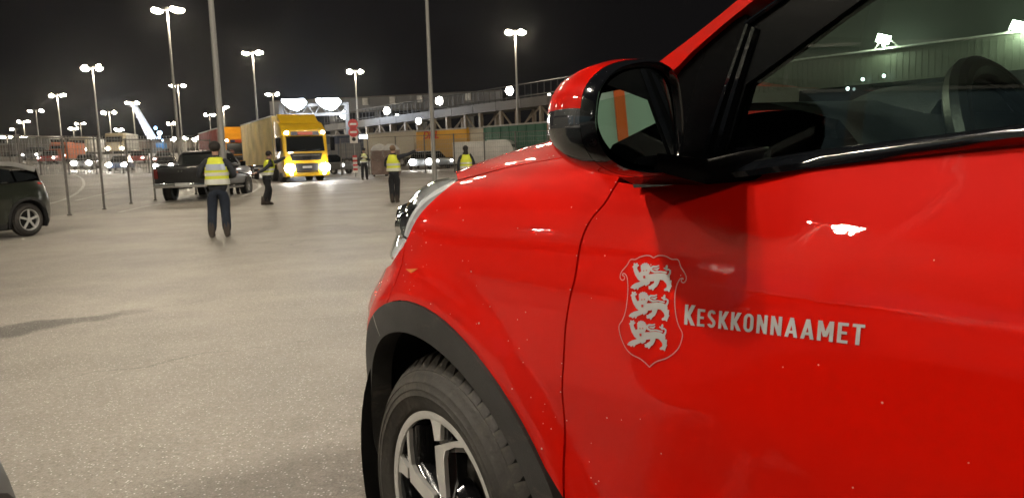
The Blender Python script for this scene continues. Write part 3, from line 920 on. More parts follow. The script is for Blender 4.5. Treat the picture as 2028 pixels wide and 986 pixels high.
def closed_smooth(p, k=3):
    out = []; n = len(p)
    for i in range(n):
        a, b, c, d = [np.array(p[(i + j) % n], float) for j in (-1, 0, 1, 2)]
        for j in range(k):
            t = j / k; out.append(.5 * ((2 * b) + (-a + c) * t + (2 * a - 5 * b + 4 * c - d) * t * t + (-a + 3 * b - 3 * c + d) * t ** 3))
    return out
rim3 = closed_smooth([mirror_pt(x, y, 0) for x, y in rim_px])
rc = np.mean(rim3, 0)
MYAW, MTILT = .13, .05
g3 = closed_smooth([mirror_pt(x, y, -.008) for x, y in glass_px])
m = MB(); m.add([tuple(np.mean(g3, 0))] + [tuple(p) for p in g3], [(0, 1 + (i + 1) % len(g3), 1 + i) for i in range(len(g3))])
mi = m.build('mirror_glass', m_mirror, red, fix=False)
MYAW, MTILT = .12, -.02
outl = closed_smooth([mirror_pt(x, y, 0) for x, y in rim_px], 3)
def ring_at(du, sc, dz=0, dy=0):
    o = []
    for p in outl:
        v = p - rc
        o.append((rc[0] + v[0] * sc + du, rc[1] + v[1] * sc + dy, rc[2] + v[2] * sc + dz))
    return o
# bezel: from the glass edge out to the shell
bez = [ring_at(-.008, .955), ring_at(.000, .99), ring_at(.002, 1.03), ring_at(-.004, 1.075), ring_at(-.018, 1.105)]
m = MB(); m.loft(bez, False); m.build('mirror_bezel', m_blackgloss, mi, smooth=True, sharp=60)
sh = [ring_at(-.018, 1.11), ring_at(-.035, 1.13, .001, -.002), ring_at(-.055, 1.10, .001, -.004), ring_at(-.075, 1.03, .001, -.005), ring_at(-.092, .90, .0, -.005), ring_at(-.105, .72, -.001, -.003), ring_at(-.114, .45), ring_at(-.118, .15)]
caps, inds, lows = MB(), MB(), MB()
n = len(outl)
vs = [p for r in sh for p in r]
fc, fi, fl = [], [], []
zc, zi = rc[2] + .014, rc[2] - .006
for i in range(len(sh) - 1):
    for j in range(n):
        a = i * n + j; b = i * n + (j + 1) % n
        q = (a, b, b + n, a + n)
        z = sum(vs[k][2] for k in q) / 4; y = sum(vs[k][1] for k in q) / 4
        (fc if z > zc else fi if (z > zi and y < rc[1] + .02) else fl).append(q)
fl.append(tuple(range((len(sh) - 1) * n, len(sh) * n)))
caps.add(vs, fc); inds.add(vs, fi); lows.add(vs, fl)
for mb, nm, mt in ((caps, 'mirror_cap', m_red), (inds, 'mirror_indicator', M('smoked_lens', (.10, .10, .11), .06, metal=.6, coat=1)), (lows, 'mirror_shell', m_blackgloss)):
    o = mb.build(nm, mt, mi, smooth=True, sharp=60)
    bm = bmesh.new(); bm.from_mesh(o.data)
    bmesh.ops.delete(bm, geom=[v for v in bm.verts if not v.link_faces], context='VERTS')
    bmesh.ops.recalc_face_normals(bm, faces=bm.faces); bm.to_mesh(o.data); bm.free()
mi.name = 'door_mirror'
m = MB(); m.loft([[(rc[0] - .055 + a, rc[1] + .03, rc[2] - .052 + b) for a, b in ((-.045, -.012), (.045, -.012), (.045, .012), (-.045, .012))],
                  [(rc[0] - .055 + a, .03, rc[2] - .070 + b) for a, b in ((-.06, -.014), (.075, -.014), (.075, .020), (-.06, .020))],
                  [(rc[0] - .055 + a, .075, rc[2] - .060 + b) for a, b in ((-.075, -.022), (.14, -.018), (.14, .025), (-.08, .02))]])
m.build('mirror_foot', m_sail, red, bevel=.006)
mc = copy_tree(mi, red)
mc.name = 'door_mirror'
mc.scale = (1, -1, 1); mc.location = (0, 2 * HW, 0)

# ------------------------------------------------------------------ shield and lettering on the door
def on_door(x, y, off=.0012):
    p = b_hit(x, y)
    return tuple(p + RBODY.nrm(p[None])[0] * off)
def hits(px):
    d = np.array([lray(x, y) for x, y in px]); t = np.linspace(.8, 1.7, 40)
    lo = np.full(len(d), .8); hi = np.full(len(d), 1.75)
    for _ in range(20):
        mid = (lo + hi) / 2; P = LO + d * mid[:, None]; out = RBODY.f(P[:, 0], P[:, 1], P[:, 2]) > 0
        lo = np.where(out, mid, lo); hi = np.where(out, hi, mid)
    return LO + d * lo[:, None]
def decal(name, polys, mat, off=.0012, parent=red, tofn=None, spacing=0):
    v2, tris = cdt(polys, spacing)
    P = hits(v2); P = P + RBODY.nrm(P) * off
    m = MB(); m.add(P, tris)
    return m.build(name, mat, parent, fix=False)
def blob(pts, n=10):
    """outline round a stroke whose half width varies: list of (x, y, r)"""
    out = []
    for i in range(len(pts) - 1):
        (x0, y0, r0), (x1, y1, r1) = pts[i], pts[i + 1]
        a = math.atan2(y1 - y0, x1 - x0)
        p = [(x0 + r0 * math.cos(a + PI / 2 + PI * k / n), y0 + r0 * math.sin(a + PI / 2 + PI * k / n)) for k in range(n + 1)]
        p += [(x1 + r1 * math.cos(a - PI / 2 + PI * k / n), y1 + r1 * math.sin(a - PI / 2 + PI * k / n)) for k in range(n + 1)]
        out.append(p)
    return out
def E2P(x, y): return (1220 + x / 3.944, 490 + y / 3.944)
lion = []
lion += blob([(160, 132, 7), (152, 150, 14), (158, 178, 16), (172, 208, 19), (195, 235, 24), (225, 250, 26)])
for t in ((148, 128, 6), (168, 128, 7), (140, 152, 7), (178, 140, 6)): lion += blob([t, (156, 155, 8)])
lion += blob([(232, 158, 34), (236, 178, 35), (228, 205, 30), (236, 235, 30), (244, 268, 26), (240, 290, 10)])
for k in range(7): 
    a = -2.6 + k * .44; lion += blob([(234 + 34 * math.cos(a), 162 + 34 * math.sin(a), 8), (234, 165, 10)], 6)
for k in range(4): lion += blob([(196 + 6 * k, 200 + 22 * k, 8), (215 + 5 * k, 195 + 22 * k, 8)], 6)
lion += blob([(245, 240, 30), (290, 235, 28), (335, 225, 25), (375, 228, 27), (398, 240, 27)])
lion += blob([(412, 225, 10), (426, 200, 7), (428, 182, 6), (415, 172, 6), (398, 176, 7), (400, 150, 8)])
lion += blob([(382, 163, 6), (398, 168, 9), (402, 145, 7)])
lion += blob([(398, 196, 6), (350, 188, 6), (305, 192, 8), (282, 180, 9), (278, 160, 8), (295, 150, 8), (320, 150, 6), (338, 143, 5)])
lion += blob([(300, 168, 4), (325, 170, 8), (340, 160, 4)])
lion += blob([(235, 262, 24), (200, 285, 19), (165, 298, 21), (142, 306, 16), (126, 312, 7)])
lion += blob([(165, 298, 12), (150, 322, 7)]) + blob([(180, 300, 10), (172, 324, 6)])
lion += blob([(325, 245, 24), (322, 272, 18), (312, 292, 17), (290, 306, 18), (268, 318, 10)])
lion += blob([(300, 306, 12), (292, 328, 7)]) + blob([(282, 312, 10), (262, 304, 5)])
lion += blob([(398, 245, 27), (412, 275, 17), (420, 300, 17), (412, 322, 16), (388, 330, 9)])
lion += blob([(432, 262, 7), (425, 285, 10)]) + blob([(412, 325, 10), (418, 340, 6)]) + blob([(434, 300, 6), (422, 310, 9)])
for k, (dx, dy, sx) in enumerate(((0, 0, 1.0), (-14, 226, .985), (-26, 452, .97))):
    polys = []
    for p in lion:
        polys.append([E2P(126 + (x - 126) * sx + dx + (x - 126) * .0, y + dy + (x - 280) * (.03 * k)) for x, y in p])
    li = decal('lion_emblem', polys, m_vinyl)
    fx = lambda x, y: E2P(126 + (x - 126) * sx + dx, y + dy + (x - 280) * (.03 * k))
    decal('lion_tongue', [[fx(218, 222), fx(236, 220), fx(236, 240), fx(222, 242)]], m_redspot, .0020)
    for ex, ey in ((222, 182), (244, 180)): decal('lion_eye', blob([(*fx(ex, ey), 1.0), (*fx(ex + 4, ey), 1.0)], 6), m_redspot, .0020)
shield = [(297, 82), (330, 66), (365, 64), (400, 72), (440, 92), (490, 98), (510, 150), (535, 190), (552, 225), (550, 258), (532, 275), (515, 265), (518, 248), (530, 246)]
shieldR2 = [(530, 246), (518, 240), (500, 252), (478, 300), (465, 370), (465, 460), (475, 540), (495, 610), (520, 660), (522, 700), (500, 770), (460, 820), (400, 862), (330, 885), (295, 905), (266, 932)]
shieldL = [(297, 82), (270, 66), (235, 64), (190, 76), (155, 94), (118, 96), (90, 140), (55, 180), (38, 215), (40, 245), (58, 255), (72, 240), (66, 222), (54, 216), (58, 204), (76, 208), (92, 240), (98, 320), (92, 410), (78, 500), (55, 565), (30, 605), (30, 650), (50, 720), (85, 790), (130, 835), (190, 865), (235, 900), (266, 932)]
for seg, nm in ((shield + shieldR2[1:], 'shield_outline'), (shieldL, 'shield_outline')):
    sg = smooth_line([E2P(*p) for p in seg], 4)
    m = MB()
    for i in range(len(sg) - 1):
        pass
    pts = [on_door(x, y, .0012) for x, y in sg]
    vs, fs = [], []
    for i, p in enumerate(pts):
        a = np.array(pts[max(i - 1, 0)]); b = np.array(pts[min(i + 1, len(pts) - 1)]); d = b - a; d /= np.linalg.norm(d)
        nn = RBODY.nrm(np.array([p]))[0]; s_ = np.cross(nn, d) * .0007
        vs += [tuple(np.array(p) + s_), tuple(np.array(p) - s_)]
        if i: fs.append((2 * i - 2, 2 * i, 2 * i + 1, 2 * i - 1))
    m.add(vs, fs); m.build(nm, m_vinylline, red, fix=False)

def glyph(c):
    """letter strokes in a 0..w x 0..1 box, returned as list of polygons"""
    t = .17
    R = lambda a, b, c_, d: [(a, b), (c_, b), (c_, d), (a, d)]
    def line(x0, y0, x1, y1, th=t): 
        dx, dy = x1 - x0, y1 - y0
        h = th / 2 * math.hypot(dx, dy) / abs(dy)
        return [(x0 - h, y0), (x0 + h, y0), (x1 + h, y1), (x1 - h, y1)]
    def arc(cx, cy, rx, ry, a0, a1, n=10):
        o = []; i_ = []
        for k in range(n + 1):
            a = math.radians(a0 + (a1 - a0) * k / n)
            o.append((cx + rx * math.cos(a), cy + ry * math.sin(a))); i_.append((cx + (rx - t) * math.cos(a), cy + (ry - t * .92) * math.sin(a)))
        return o + i_[::-1]
    if c == 'K': return .54, [R(0, 0, t, 1), line(.16, .38, .44, 1, .19), line(.19, .52, .46, 0, .19)]
    if c == 'E': return .46, [R(0, 0, t, 1), R(0, .85, .45, 1), R(0, .44, .40, .58), R(0, 0, .45, .15)]
    if c == 'O': return .54, [arc(.26, .70, .26, .30, 0, 180), arc(.26, .30, .26, .30, 180, 360), R(0, .29, t, .71), R(.52 - t, .29, .52, .71)]
    if c == 'S': return .50, [arc(.24, .73, .24, .27, 20, 215), arc(.24, .27, .24, .27, 200, 395), [(.02, .60), (.16, .70), (.47, .40), (.33, .28)]]
    if c == 'N': return .56, [R(0, 0, t, 1), R(.54 - t, 0, .54, 1), line(.08, 1, .46, 0, .17)]
    if c == 'A': return .60, [line(.08, 0, .30, 1, .17), line(.52, 0, .30, 1, .17), R(.14, .20, .46, .34)]
    if c == 'M': return .72, [R(0, 0, t, 1), R(.70 - t, 0, .70, 1), line(.10, 1, .35, .22, .17), line(.60, 1, .35, .22, .17)]
    if c == 'T': return .50, [R(.165, 0, .335, 1), R(0, .85, .50, 1)]
# baseline and cap line of the lettering in side coordinates
bl0, bl1 = b_hit(1356, 642), b_hit(1711, 684); tl0, tl1 = b_hit(1390, 612.5), b_hit(1710, 642)
kt0 = b_hit(1358, 602.5)
word = 'KESKKONNAAMET'
capr = 1.18
gapw = .15
tot = sum(glyph(c)[0] * (capr if i == 0 else 1) for i, c in enumerate(word)) + gapw * (len(word) - 1)
x = 0
for i, c in enumerate(word):
    w_, polys = glyph(c); k = capr if i == 0 else 1
    def tof(a, b, x=x, k=k):
        s_ = (x + a * k) / tot
        u = bl0[0] + (bl1[0] - bl0[0]) * s_; lo = bl0[2] + (bl1[2] - bl0[2]) * s_
        h0 = (kt0[2] - bl0[2]) / capr; h1 = tl1[2] - bl1[2]
        w = lo + b * k * (h0 + (h1 - h0) * s_)
        p = np.array([u, float(RBODY.inset(np.float64(u), np.float64(w))), w]); return tuple(p + RBODY.nrm(p[None])[0] * .0012)
    v2, tris = cdt(polys, 0)
    m = MB(); m.add([tof(a, b) for a, b in v2], tris); m.build('letter', m_vinyl, red, fix=False)
    x += w_ * k + gapw

# ------------------------------------------------------------------ inside of the red car
m = MB(); rings = []
for u, w, d in ((.50, 1.158, 0), (.60, 1.166, 0), (.74, 1.158, 0), (.84, 1.13, 0), (.90, 1.06, 0), (.90, .80, 0)):
    rings.append([(u, y, w + .015 * math.sin((y - .1) / 1.65 * PI)) for y in np.linspace(.12, 2 * HW - .12, 14)])
m.loft(rings, False, closed=False); m.build('dashboard', m_dash, red, smooth=True)
m = MB(); rings = []
for u, s in ((.58, .25), (.64, .75), (.70, 1), (.80, 1), (.83, .94)):
    rings.append([(u, .56 + .22 * s * math.cos(a), 1.125 + (.070 * s) * max(math.sin(a), -.2)) for a in np.linspace(0, 2 * PI, 24, endpoint=False)])
m.loft(rings, True); m.build('instrument_hood', m_dash, red, smooth=True)
swp = empty('steering_wheel', (.905, .50, 1.035)); swp.parent = red; swp.rotation_euler = (0, -.42, .08)
m = MB()
pts = [(0, .188 * math.cos(a), .188 * math.sin(a)) for a in np.linspace(0, 2 * PI, 49)]
m.tube(pts, .018, 10, cap=False); m.build('wheel_ring', m_leather, swp, smooth=True)
m = MB()
for a in (0, PI, -PI / 2): m.tube([(0, .05 * math.cos(a), .05 * math.sin(a)), (0, .18 * math.cos(a), .18 * math.sin(a))], (.024, .014), 8)
m.build('wheel_spoke', m_blacksatin, swp, smooth=True)
m = MB(); m.ball((-.0, 0, -.005), (.03, .075, .065), 16); m.build('airbag_cover', m_dash, swp, smooth=True)
for y in (.52, 2 * HW - .52):
    s = empty('front_seat', (1.50, y, .35)); s.parent = red
    m = MB(); m.loft([[(x, a, z) for a, z in ((-.25, 0), (.25, 0), (.26, .10), (.20, .15), (-.20, .15), (-.26, .10))] for x in (-.28, .22)]); m.build('seat_cushion', m_seat, s, bevel=.03)
    m = MB(); m.loft([[(.20 + (z - .1) * .42 + b, a, z) for a, b in ((-.24 * k, -.05), (0, -.02), (.24 * k, -.05), (.22 * k, .09), (-.22 * k, .09))] for z, k in ((.1, 1), (.35, 1), (.62, .95), (.78, .6))]); m.build('seat_backrest', m_seat, s, bevel=.02)
    m = MB(); m.ball((.56, 0, .90), (.06, .14, .10), 14); m.build('headrest', m_seat, s, smooth=True)
m = MB()
for y in (.45, 2 * HW - .45): m.loft([[(2.45 + (z - .3) * .3 + b, y + a, z) for a, b in ((-.4, -.06), (.4, -.06), (.4, .1), (-.4, .1))] for z in (.45, 1.05)])
m.build('rear_seat', m_seat, red, bevel=.02)
m = MB(); m.box((.95, HW, 1.42), (.03, .22, .06)); m.tube([(.88, HW, 1.48), (.95, HW, 1.42)], .01, 6); m.build('inner_mirror', m_blacksatin, red, bevel=.01)
# ------------------------------------------------------------------ lamp glints put on the red paint as pale specks
m_glint = M('water_drop', (.72, .52, .46), .08, coat=1, coatr=.0, spec=.8)  # pale specks standing for lamp glints on the paint
def glint_mesh(name, pts, mat, r0=.0006, r1=.0013):
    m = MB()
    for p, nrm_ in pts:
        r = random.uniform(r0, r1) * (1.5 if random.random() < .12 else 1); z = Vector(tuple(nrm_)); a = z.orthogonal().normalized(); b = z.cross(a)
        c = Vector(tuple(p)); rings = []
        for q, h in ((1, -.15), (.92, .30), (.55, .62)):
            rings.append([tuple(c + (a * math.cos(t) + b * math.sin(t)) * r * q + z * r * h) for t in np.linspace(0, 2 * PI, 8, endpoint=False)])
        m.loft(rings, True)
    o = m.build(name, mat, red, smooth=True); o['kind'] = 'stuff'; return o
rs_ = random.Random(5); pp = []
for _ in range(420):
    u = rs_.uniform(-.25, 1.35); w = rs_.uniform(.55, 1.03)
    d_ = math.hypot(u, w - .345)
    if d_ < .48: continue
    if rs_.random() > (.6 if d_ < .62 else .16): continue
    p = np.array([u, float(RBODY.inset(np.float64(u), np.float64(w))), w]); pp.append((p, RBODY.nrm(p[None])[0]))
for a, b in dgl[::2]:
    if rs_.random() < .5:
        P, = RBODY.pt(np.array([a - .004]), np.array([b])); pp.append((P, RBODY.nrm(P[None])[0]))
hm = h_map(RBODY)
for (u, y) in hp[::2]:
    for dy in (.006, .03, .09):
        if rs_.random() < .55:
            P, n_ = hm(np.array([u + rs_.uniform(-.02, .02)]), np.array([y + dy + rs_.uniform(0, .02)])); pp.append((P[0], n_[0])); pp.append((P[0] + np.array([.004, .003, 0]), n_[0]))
glint_mesh('glint_specks', pp, m_glint)
# ================================================================== the yard
def ground_material():
    m = bpy.data.materials.new('asphalt'); m.use_nodes = True
    nt = m.node_tree; b = nt.nodes['Principled BSDF']; L = nt.links.new
    tc = nt.nodes.new('ShaderNodeTexCoord')
    def noise(sc, det=4, rough=.5, dist=0):
        n = nt.nodes.new('ShaderNodeTexNoise'); n.inputs['Scale'].default_value = sc; n.inputs['Detail'].default_value = det
        n.inputs['Roughness'].default_value = rough; n.inputs['Distortion'].default_value = dist
        L(tc.outputs['Object'], n.inputs['Vector']); return n.outputs['Fac']
    def rng(v, a, b_, c, d):
        r = nt.nodes.new('ShaderNodeMapRange'); r.inputs[1].default_value = a; r.inputs[2].default_value = b_; r.inputs[3].default_value = c; r.inputs[4].default_value = d
        L(v, r.inputs[0]); return r.outputs[0]
    def mul(a, b_):
        x = nt.nodes.new('ShaderNodeMath'); x.operation = 'MULTIPLY'; L(a, x.inputs[0]); L(b_, x.inputs[1]); return x.outputs[0]
    big = rng(noise(.16, 5, .6), .35, .65, .80, 1.12)
    mid = rng(noise(1.3, 6, .65), .3, .7, .84, 1.12)
    fine = rng(noise(38, 5, .75), .3, .7, .74, 1.24)
    grit = rng(noise(150, 3, .7), .3, .7, .72, 1.30)
    # tyre-polished lanes, long streaks across the yard
    mp = nt.nodes.new('ShaderNodeMapping'); mp.inputs['Scale'].default_value = (.035, .42, 1); mp.inputs['Rotation'].default_value = (0, 0, .22)
    L(tc.outputs['Object'], mp.inputs[0])
    st = nt.nodes.new('ShaderNodeTexNoise'); st.inputs['Scale'].default_value = 1; st.inputs['Detail'].default_value = 5; L(mp.outputs[0], st.inputs['Vector'])
    lanes = rng(st.outputs['Fac'], .36, .64, .84, 1.10)
    v = mul(mul(mul(big, mid), mul(fine, grit)), lanes)
    # pale aggregate chips
    vo = nt.nodes.new('ShaderNodeTexVoronoi'); vo.inputs['Scale'].default_value = 75; L(tc.outputs['Object'], vo.inputs['Vector'])
    chip = rng(vo.outputs['Distance'], .2, .34, 1, 0)
    sep = nt.nodes.new('ShaderNodeSeparateColor'); L(vo.outputs['Color'], sep.inputs[0])
    pick = rng(sep.outputs[0], .74, .80, 0, 1)
    pale = mul(chip, pick)
    # cracks and repaired seams
    vc = nt.nodes.new('ShaderNodeTexVoronoi'); vc.feature = 'DISTANCE_TO_EDGE'; vc.inputs['Scale'].default_value = .11
    dm = nt.nodes.new('ShaderNodeVectorMath'); dm.operation = 'MULTIPLY_ADD'
    nz = nt.nodes.new('ShaderNodeTexNoise'); nz.inputs['Scale'].default_value = 1.6; nz.inputs['Detail'].default_value = 6; L(tc.outputs['Object'], nz.inputs['Vector'])
    L(nz.outputs['Color'], dm.inputs[0]); dm.inputs[1].default_value = (.9, .9, 0); L(tc.outputs['Object'], dm.inputs[2])
    L(dm.outputs[0], vc.inputs['Vector'])
    crack = rng(vc.outputs['Distance'], .0006, .0022, .0, 1)
    gate = rng(noise(.7, 3), .48, .56, 1, 0)
    cr = nt.nodes.new('ShaderNodeMath'); cr.operation = 'MAXIMUM'; L(crack, cr.inputs[0]); L(gate, cr.inputs[1])
    crk = rng(cr.outputs[0], 0, 1, .62, 1)
    # elongated darker patch left of the red car
    mp2 = nt.nodes.new('ShaderNodeMapping'); mp2.vector_type = 'TEXTURE'; mp2.inputs['Location'].default_value = (DARK_PATCH[0], DARK_PATCH[1], 0); mp2.inputs['Rotation'].default_value = (0, 0, DARK_PATCH[2]); mp2.inputs['Scale'].default_value = (DARK_PATCH[3], DARK_PATCH[4], 1)
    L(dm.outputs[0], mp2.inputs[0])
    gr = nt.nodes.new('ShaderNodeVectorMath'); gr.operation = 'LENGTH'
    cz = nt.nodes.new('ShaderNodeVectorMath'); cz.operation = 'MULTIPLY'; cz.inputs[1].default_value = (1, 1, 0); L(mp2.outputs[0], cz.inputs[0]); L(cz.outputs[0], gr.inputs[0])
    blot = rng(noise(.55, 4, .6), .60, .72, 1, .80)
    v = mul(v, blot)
    dark_patch = rng(gr.outputs['Value'], .7, 1.05, .40, 1)
    v = mul(mul(v, crk), dark_patch)
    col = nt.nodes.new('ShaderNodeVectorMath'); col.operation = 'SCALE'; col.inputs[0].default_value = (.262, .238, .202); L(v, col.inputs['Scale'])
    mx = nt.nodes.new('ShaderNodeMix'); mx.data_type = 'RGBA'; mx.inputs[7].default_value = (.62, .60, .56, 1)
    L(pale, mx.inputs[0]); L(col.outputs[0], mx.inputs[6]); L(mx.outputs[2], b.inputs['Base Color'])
    L(rng(noise(90, 3), .3, .7, .42, .78), b.inputs['Roughness'])
    bp = nt.nodes.new('ShaderNodeBump'); bp.inputs['Strength'].default_value = .35; bp.inputs['Distance'].default_value = .006
    L(noise(110, 5, .75), bp.inputs['Height']); L(bp.outputs[0], b.inputs['Normal'])
    return m
_a, _b = on_ground(-20, 662), on_ground(165, 632)
DARK_PATCH = ((_a[0] + _b[0]) / 2 + .45, (_a[1] + _b[1]) / 2 + .45, math.atan2(_b[1] - _a[1], _b[0] - _a[0]), 1.0, .24)
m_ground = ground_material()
xs = np.concatenate([-np.geomspace(2500, 110, 14), np.linspace(-100, 100, 81), np.geomspace(110, 2500, 14)])
ys = np.concatenate([-np.geomspace(1500, 50, 12), np.linspace(-40, 140, 121), np.geomspace(146, 2500, 16)])
XX, YY = np.meshgrid(xs, ys, indexing='ij')
ZZ = ground_z(XX, YY)
ny = len(ys)
m = MB(); m.add(np.stack([XX, YY, ZZ], -1).reshape(-1, 3), [(i * ny + j, (i + 1) * ny + j, (i + 1) * ny + j + 1, i * ny + j + 1) for i in range(len(xs) - 1) for j in range(ny - 1)])
g = m.build('ground', m_ground, smooth=True, fix=False); g['kind'] = 'structure'

def gz(x, y):
    """height of the ground mesh itself"""
    i = int(np.clip(np.searchsorted(xs, x) - 1, 0, len(xs) - 2)); j = int(np.clip(np.searchsorted(ys, y) - 1, 0, ny - 2))
    s = (x - xs[i]) / (xs[i + 1] - xs[i]); t = (y - ys[j]) / (ys[j + 1] - ys[j])
    return float(ZZ[i, j] * (1 - s) * (1 - t) + ZZ[i + 1, j] * s * (1 - t) + ZZ[i, j + 1] * (1 - s) * t + ZZ[i + 1, j + 1] * s * t)

m_line = M('road_paint', (.52, .51, .47), .6, noise=.3, nscale=2)
def road_line(pts, w=.14, dash=None, name='road_marking'):
    P = smooth_line([tuple(p[:2]) for p in pts], 8)
    P = densify(P, .8, False)
    vs, fs = [], []
    for i, p in enumerate(P):
        a = np.array(P[max(i - 1, 0)]); b = np.array(P[min(i + 1, len(P) - 1)]); d = (b - a) / max(np.linalg.norm(b - a), 1e-6); nn = np.array([-d[1], d[0]]) * w / 2
        for s in (1, -1):
            q = np.array(p) + nn * s; vs.append((q[0], q[1], gz(q[0], q[1]) + .006))
        if i: fs.append((2 * i - 2, 2 * i, 2 * i + 1, 2 * i - 1))
    m = MB(); m.add(vs, fs); o = m.build(name, m_line, fix=False); o['kind'] = 'structure'
G_ = lambda *p: [on_ground(x, y) for x, y in p]
road_line(G_((92, 405), (125, 396), (150, 384), (163, 372), (166, 362), (160, 352), (142, 344)), .16)
road_line(G_((150, 398), (200, 386), (235, 379), (310, 372)), .18)
road_line(G_((235, 421), (290, 409), (330, 404), (420, 396), (600, 386), (760, 377), (900, 366)), .14)
road_line(G_((478, 390), (505, 378), (515, 368), (508, 358), (492, 350)), .14)
for x0, x1, y in ((755, 772, 337), (838, 856, 337), (890, 905, 337), (672, 700, 341), (690, 704, 335), (600, 625, 338)):
    road_line(G_((x0, y + .5), (x1, y - .2)), .3)
for p, q in (((720, 355), (757, 352)), ((757, 352), (775, 350))):
    road_line(G_(p, q), .35)

# ------------------------------------------------------------------ lamp masts
EM = {}
def emis(col, st, name='lamp_light'):
    k = (col, st)
    if k not in EM:
        m = M(name, (.8, .8, .8), .4, emit=col, es=st); m.cycles.emission_sampling = 'NONE'; EM[k] = m
    return EM[k]
LPF = .30
WARM = (1, .87, .66); PALE = (1, .91, .77); COOL = (.80, .88, 1)
m_pole = M('mast_steel', (.30, .29, .27), .55, metal=.3, noise=.15, nscale=2)
def lamp_light(loc, power, col, r=.22, parent=None):
    l = bpy.data.lights.new('lamp_light', 'POINT'); l.energy = power * LPF; l.shadow_soft_size = r; l.color = col
    o = bpy.data.objects.new('lamp_light', l); COL.objects.link(o); o.location = loc
    if parent: o.parent = parent
    return o
_mast = {}
def mast(x, y, top, label, power=0, rz=0, heads=2, bowl=.34, arm=.75, br=110, group='lamp masts on the terminal yard', col=WARM, r=.11, tilt=0, lr=.22):
    zb = gz(x, y) - .02; h = top - zb
    t = empty('lamp_mast', (x, y, zb), rz, label, 'lamp post', group)
    key = ('pole', r)
    if key not in _mast:
        m = MB(); m.lathe([(r * 1.25, 0), (r * 1.2, .08), (r * 1.1, .085), (r * .55, 1)], n=12, cap=True); o = m.build('pole', m_pole, t, smooth=True); _mast[key] = o.data
    else:
        o = bpy.data.objects.new('pole', _mast[key]); COL.objects.link(o); o.parent = t
    o.scale = (1, 1, h)
    key = ('arm', arm)
    if key not in _mast:
        m = MB(); m.box((0, 0, 0), (2 * arm, .08, .08)); m.box((0, 0, .08), (.20, .20, .20)); a = m.build('crossarm', m_pole, t); _mast[key] = a.data
    else:
        a = bpy.data.objects.new('crossarm', _mast[key]); COL.objects.link(a); a.parent = t
    a.location = (0, 0, h)
    for i, s in enumerate((-1, 1)[:heads]):
        key = ('head', bowl)
        if key not in _mast:
            m = MB(); m.ball((0, 0, .10), (bowl * 1.15, bowl * .62, bowl * .40), 12); hd = m.build('lamp_head', m_blacksatin, t, smooth=True); _mast[key] = hd.data
        else:
            hd = bpy.data.objects.new('lamp_head', _mast[key]); COL.objects.link(hd); hd.parent = t
        hd.location = (s * arm, 0, h); hd.rotation_euler = (0, 0, 0)
        key = ('bowl', bowl, br, col)
        if key not in _mast:
            m = MB(); m.ball((0, 0, 0), (bowl * 1.05, bowl * .80, bowl * .58), 14); bw = m.build('glow_bowl', emis(col, br), hd, smooth=True); _mast[key] = bw.data  # bowl oversized so the bloom of the lamp is built into its shape
        else:
            bw = bpy.data.objects.new('glow_bowl', _mast[key]); COL.objects.link(bw); bw.parent = hd
        vr = random.Random(int(abs(x) * 37 + abs(y) * 11 + s)); bw.scale = (vr.uniform(.72, 1.08), vr.uniform(.8, 1.1), vr.uniform(.7, 1.25)); bw.rotation_euler = (0, vr.uniform(-.25, .25), vr.uniform(-.3, .3)); bw.location = (vr.uniform(-.05, .05), 0, 0)
        if power: lamp_light((s * (arm + .0), 0, h - bowl * .62 - lr - .05), power / heads, col, lr, t)
    return t
def mast_px(px, py, Y, label, **k):
    p = at(px, py, Y); return mast(p[0], p[1], p[2], label, **k)
PW = 9500
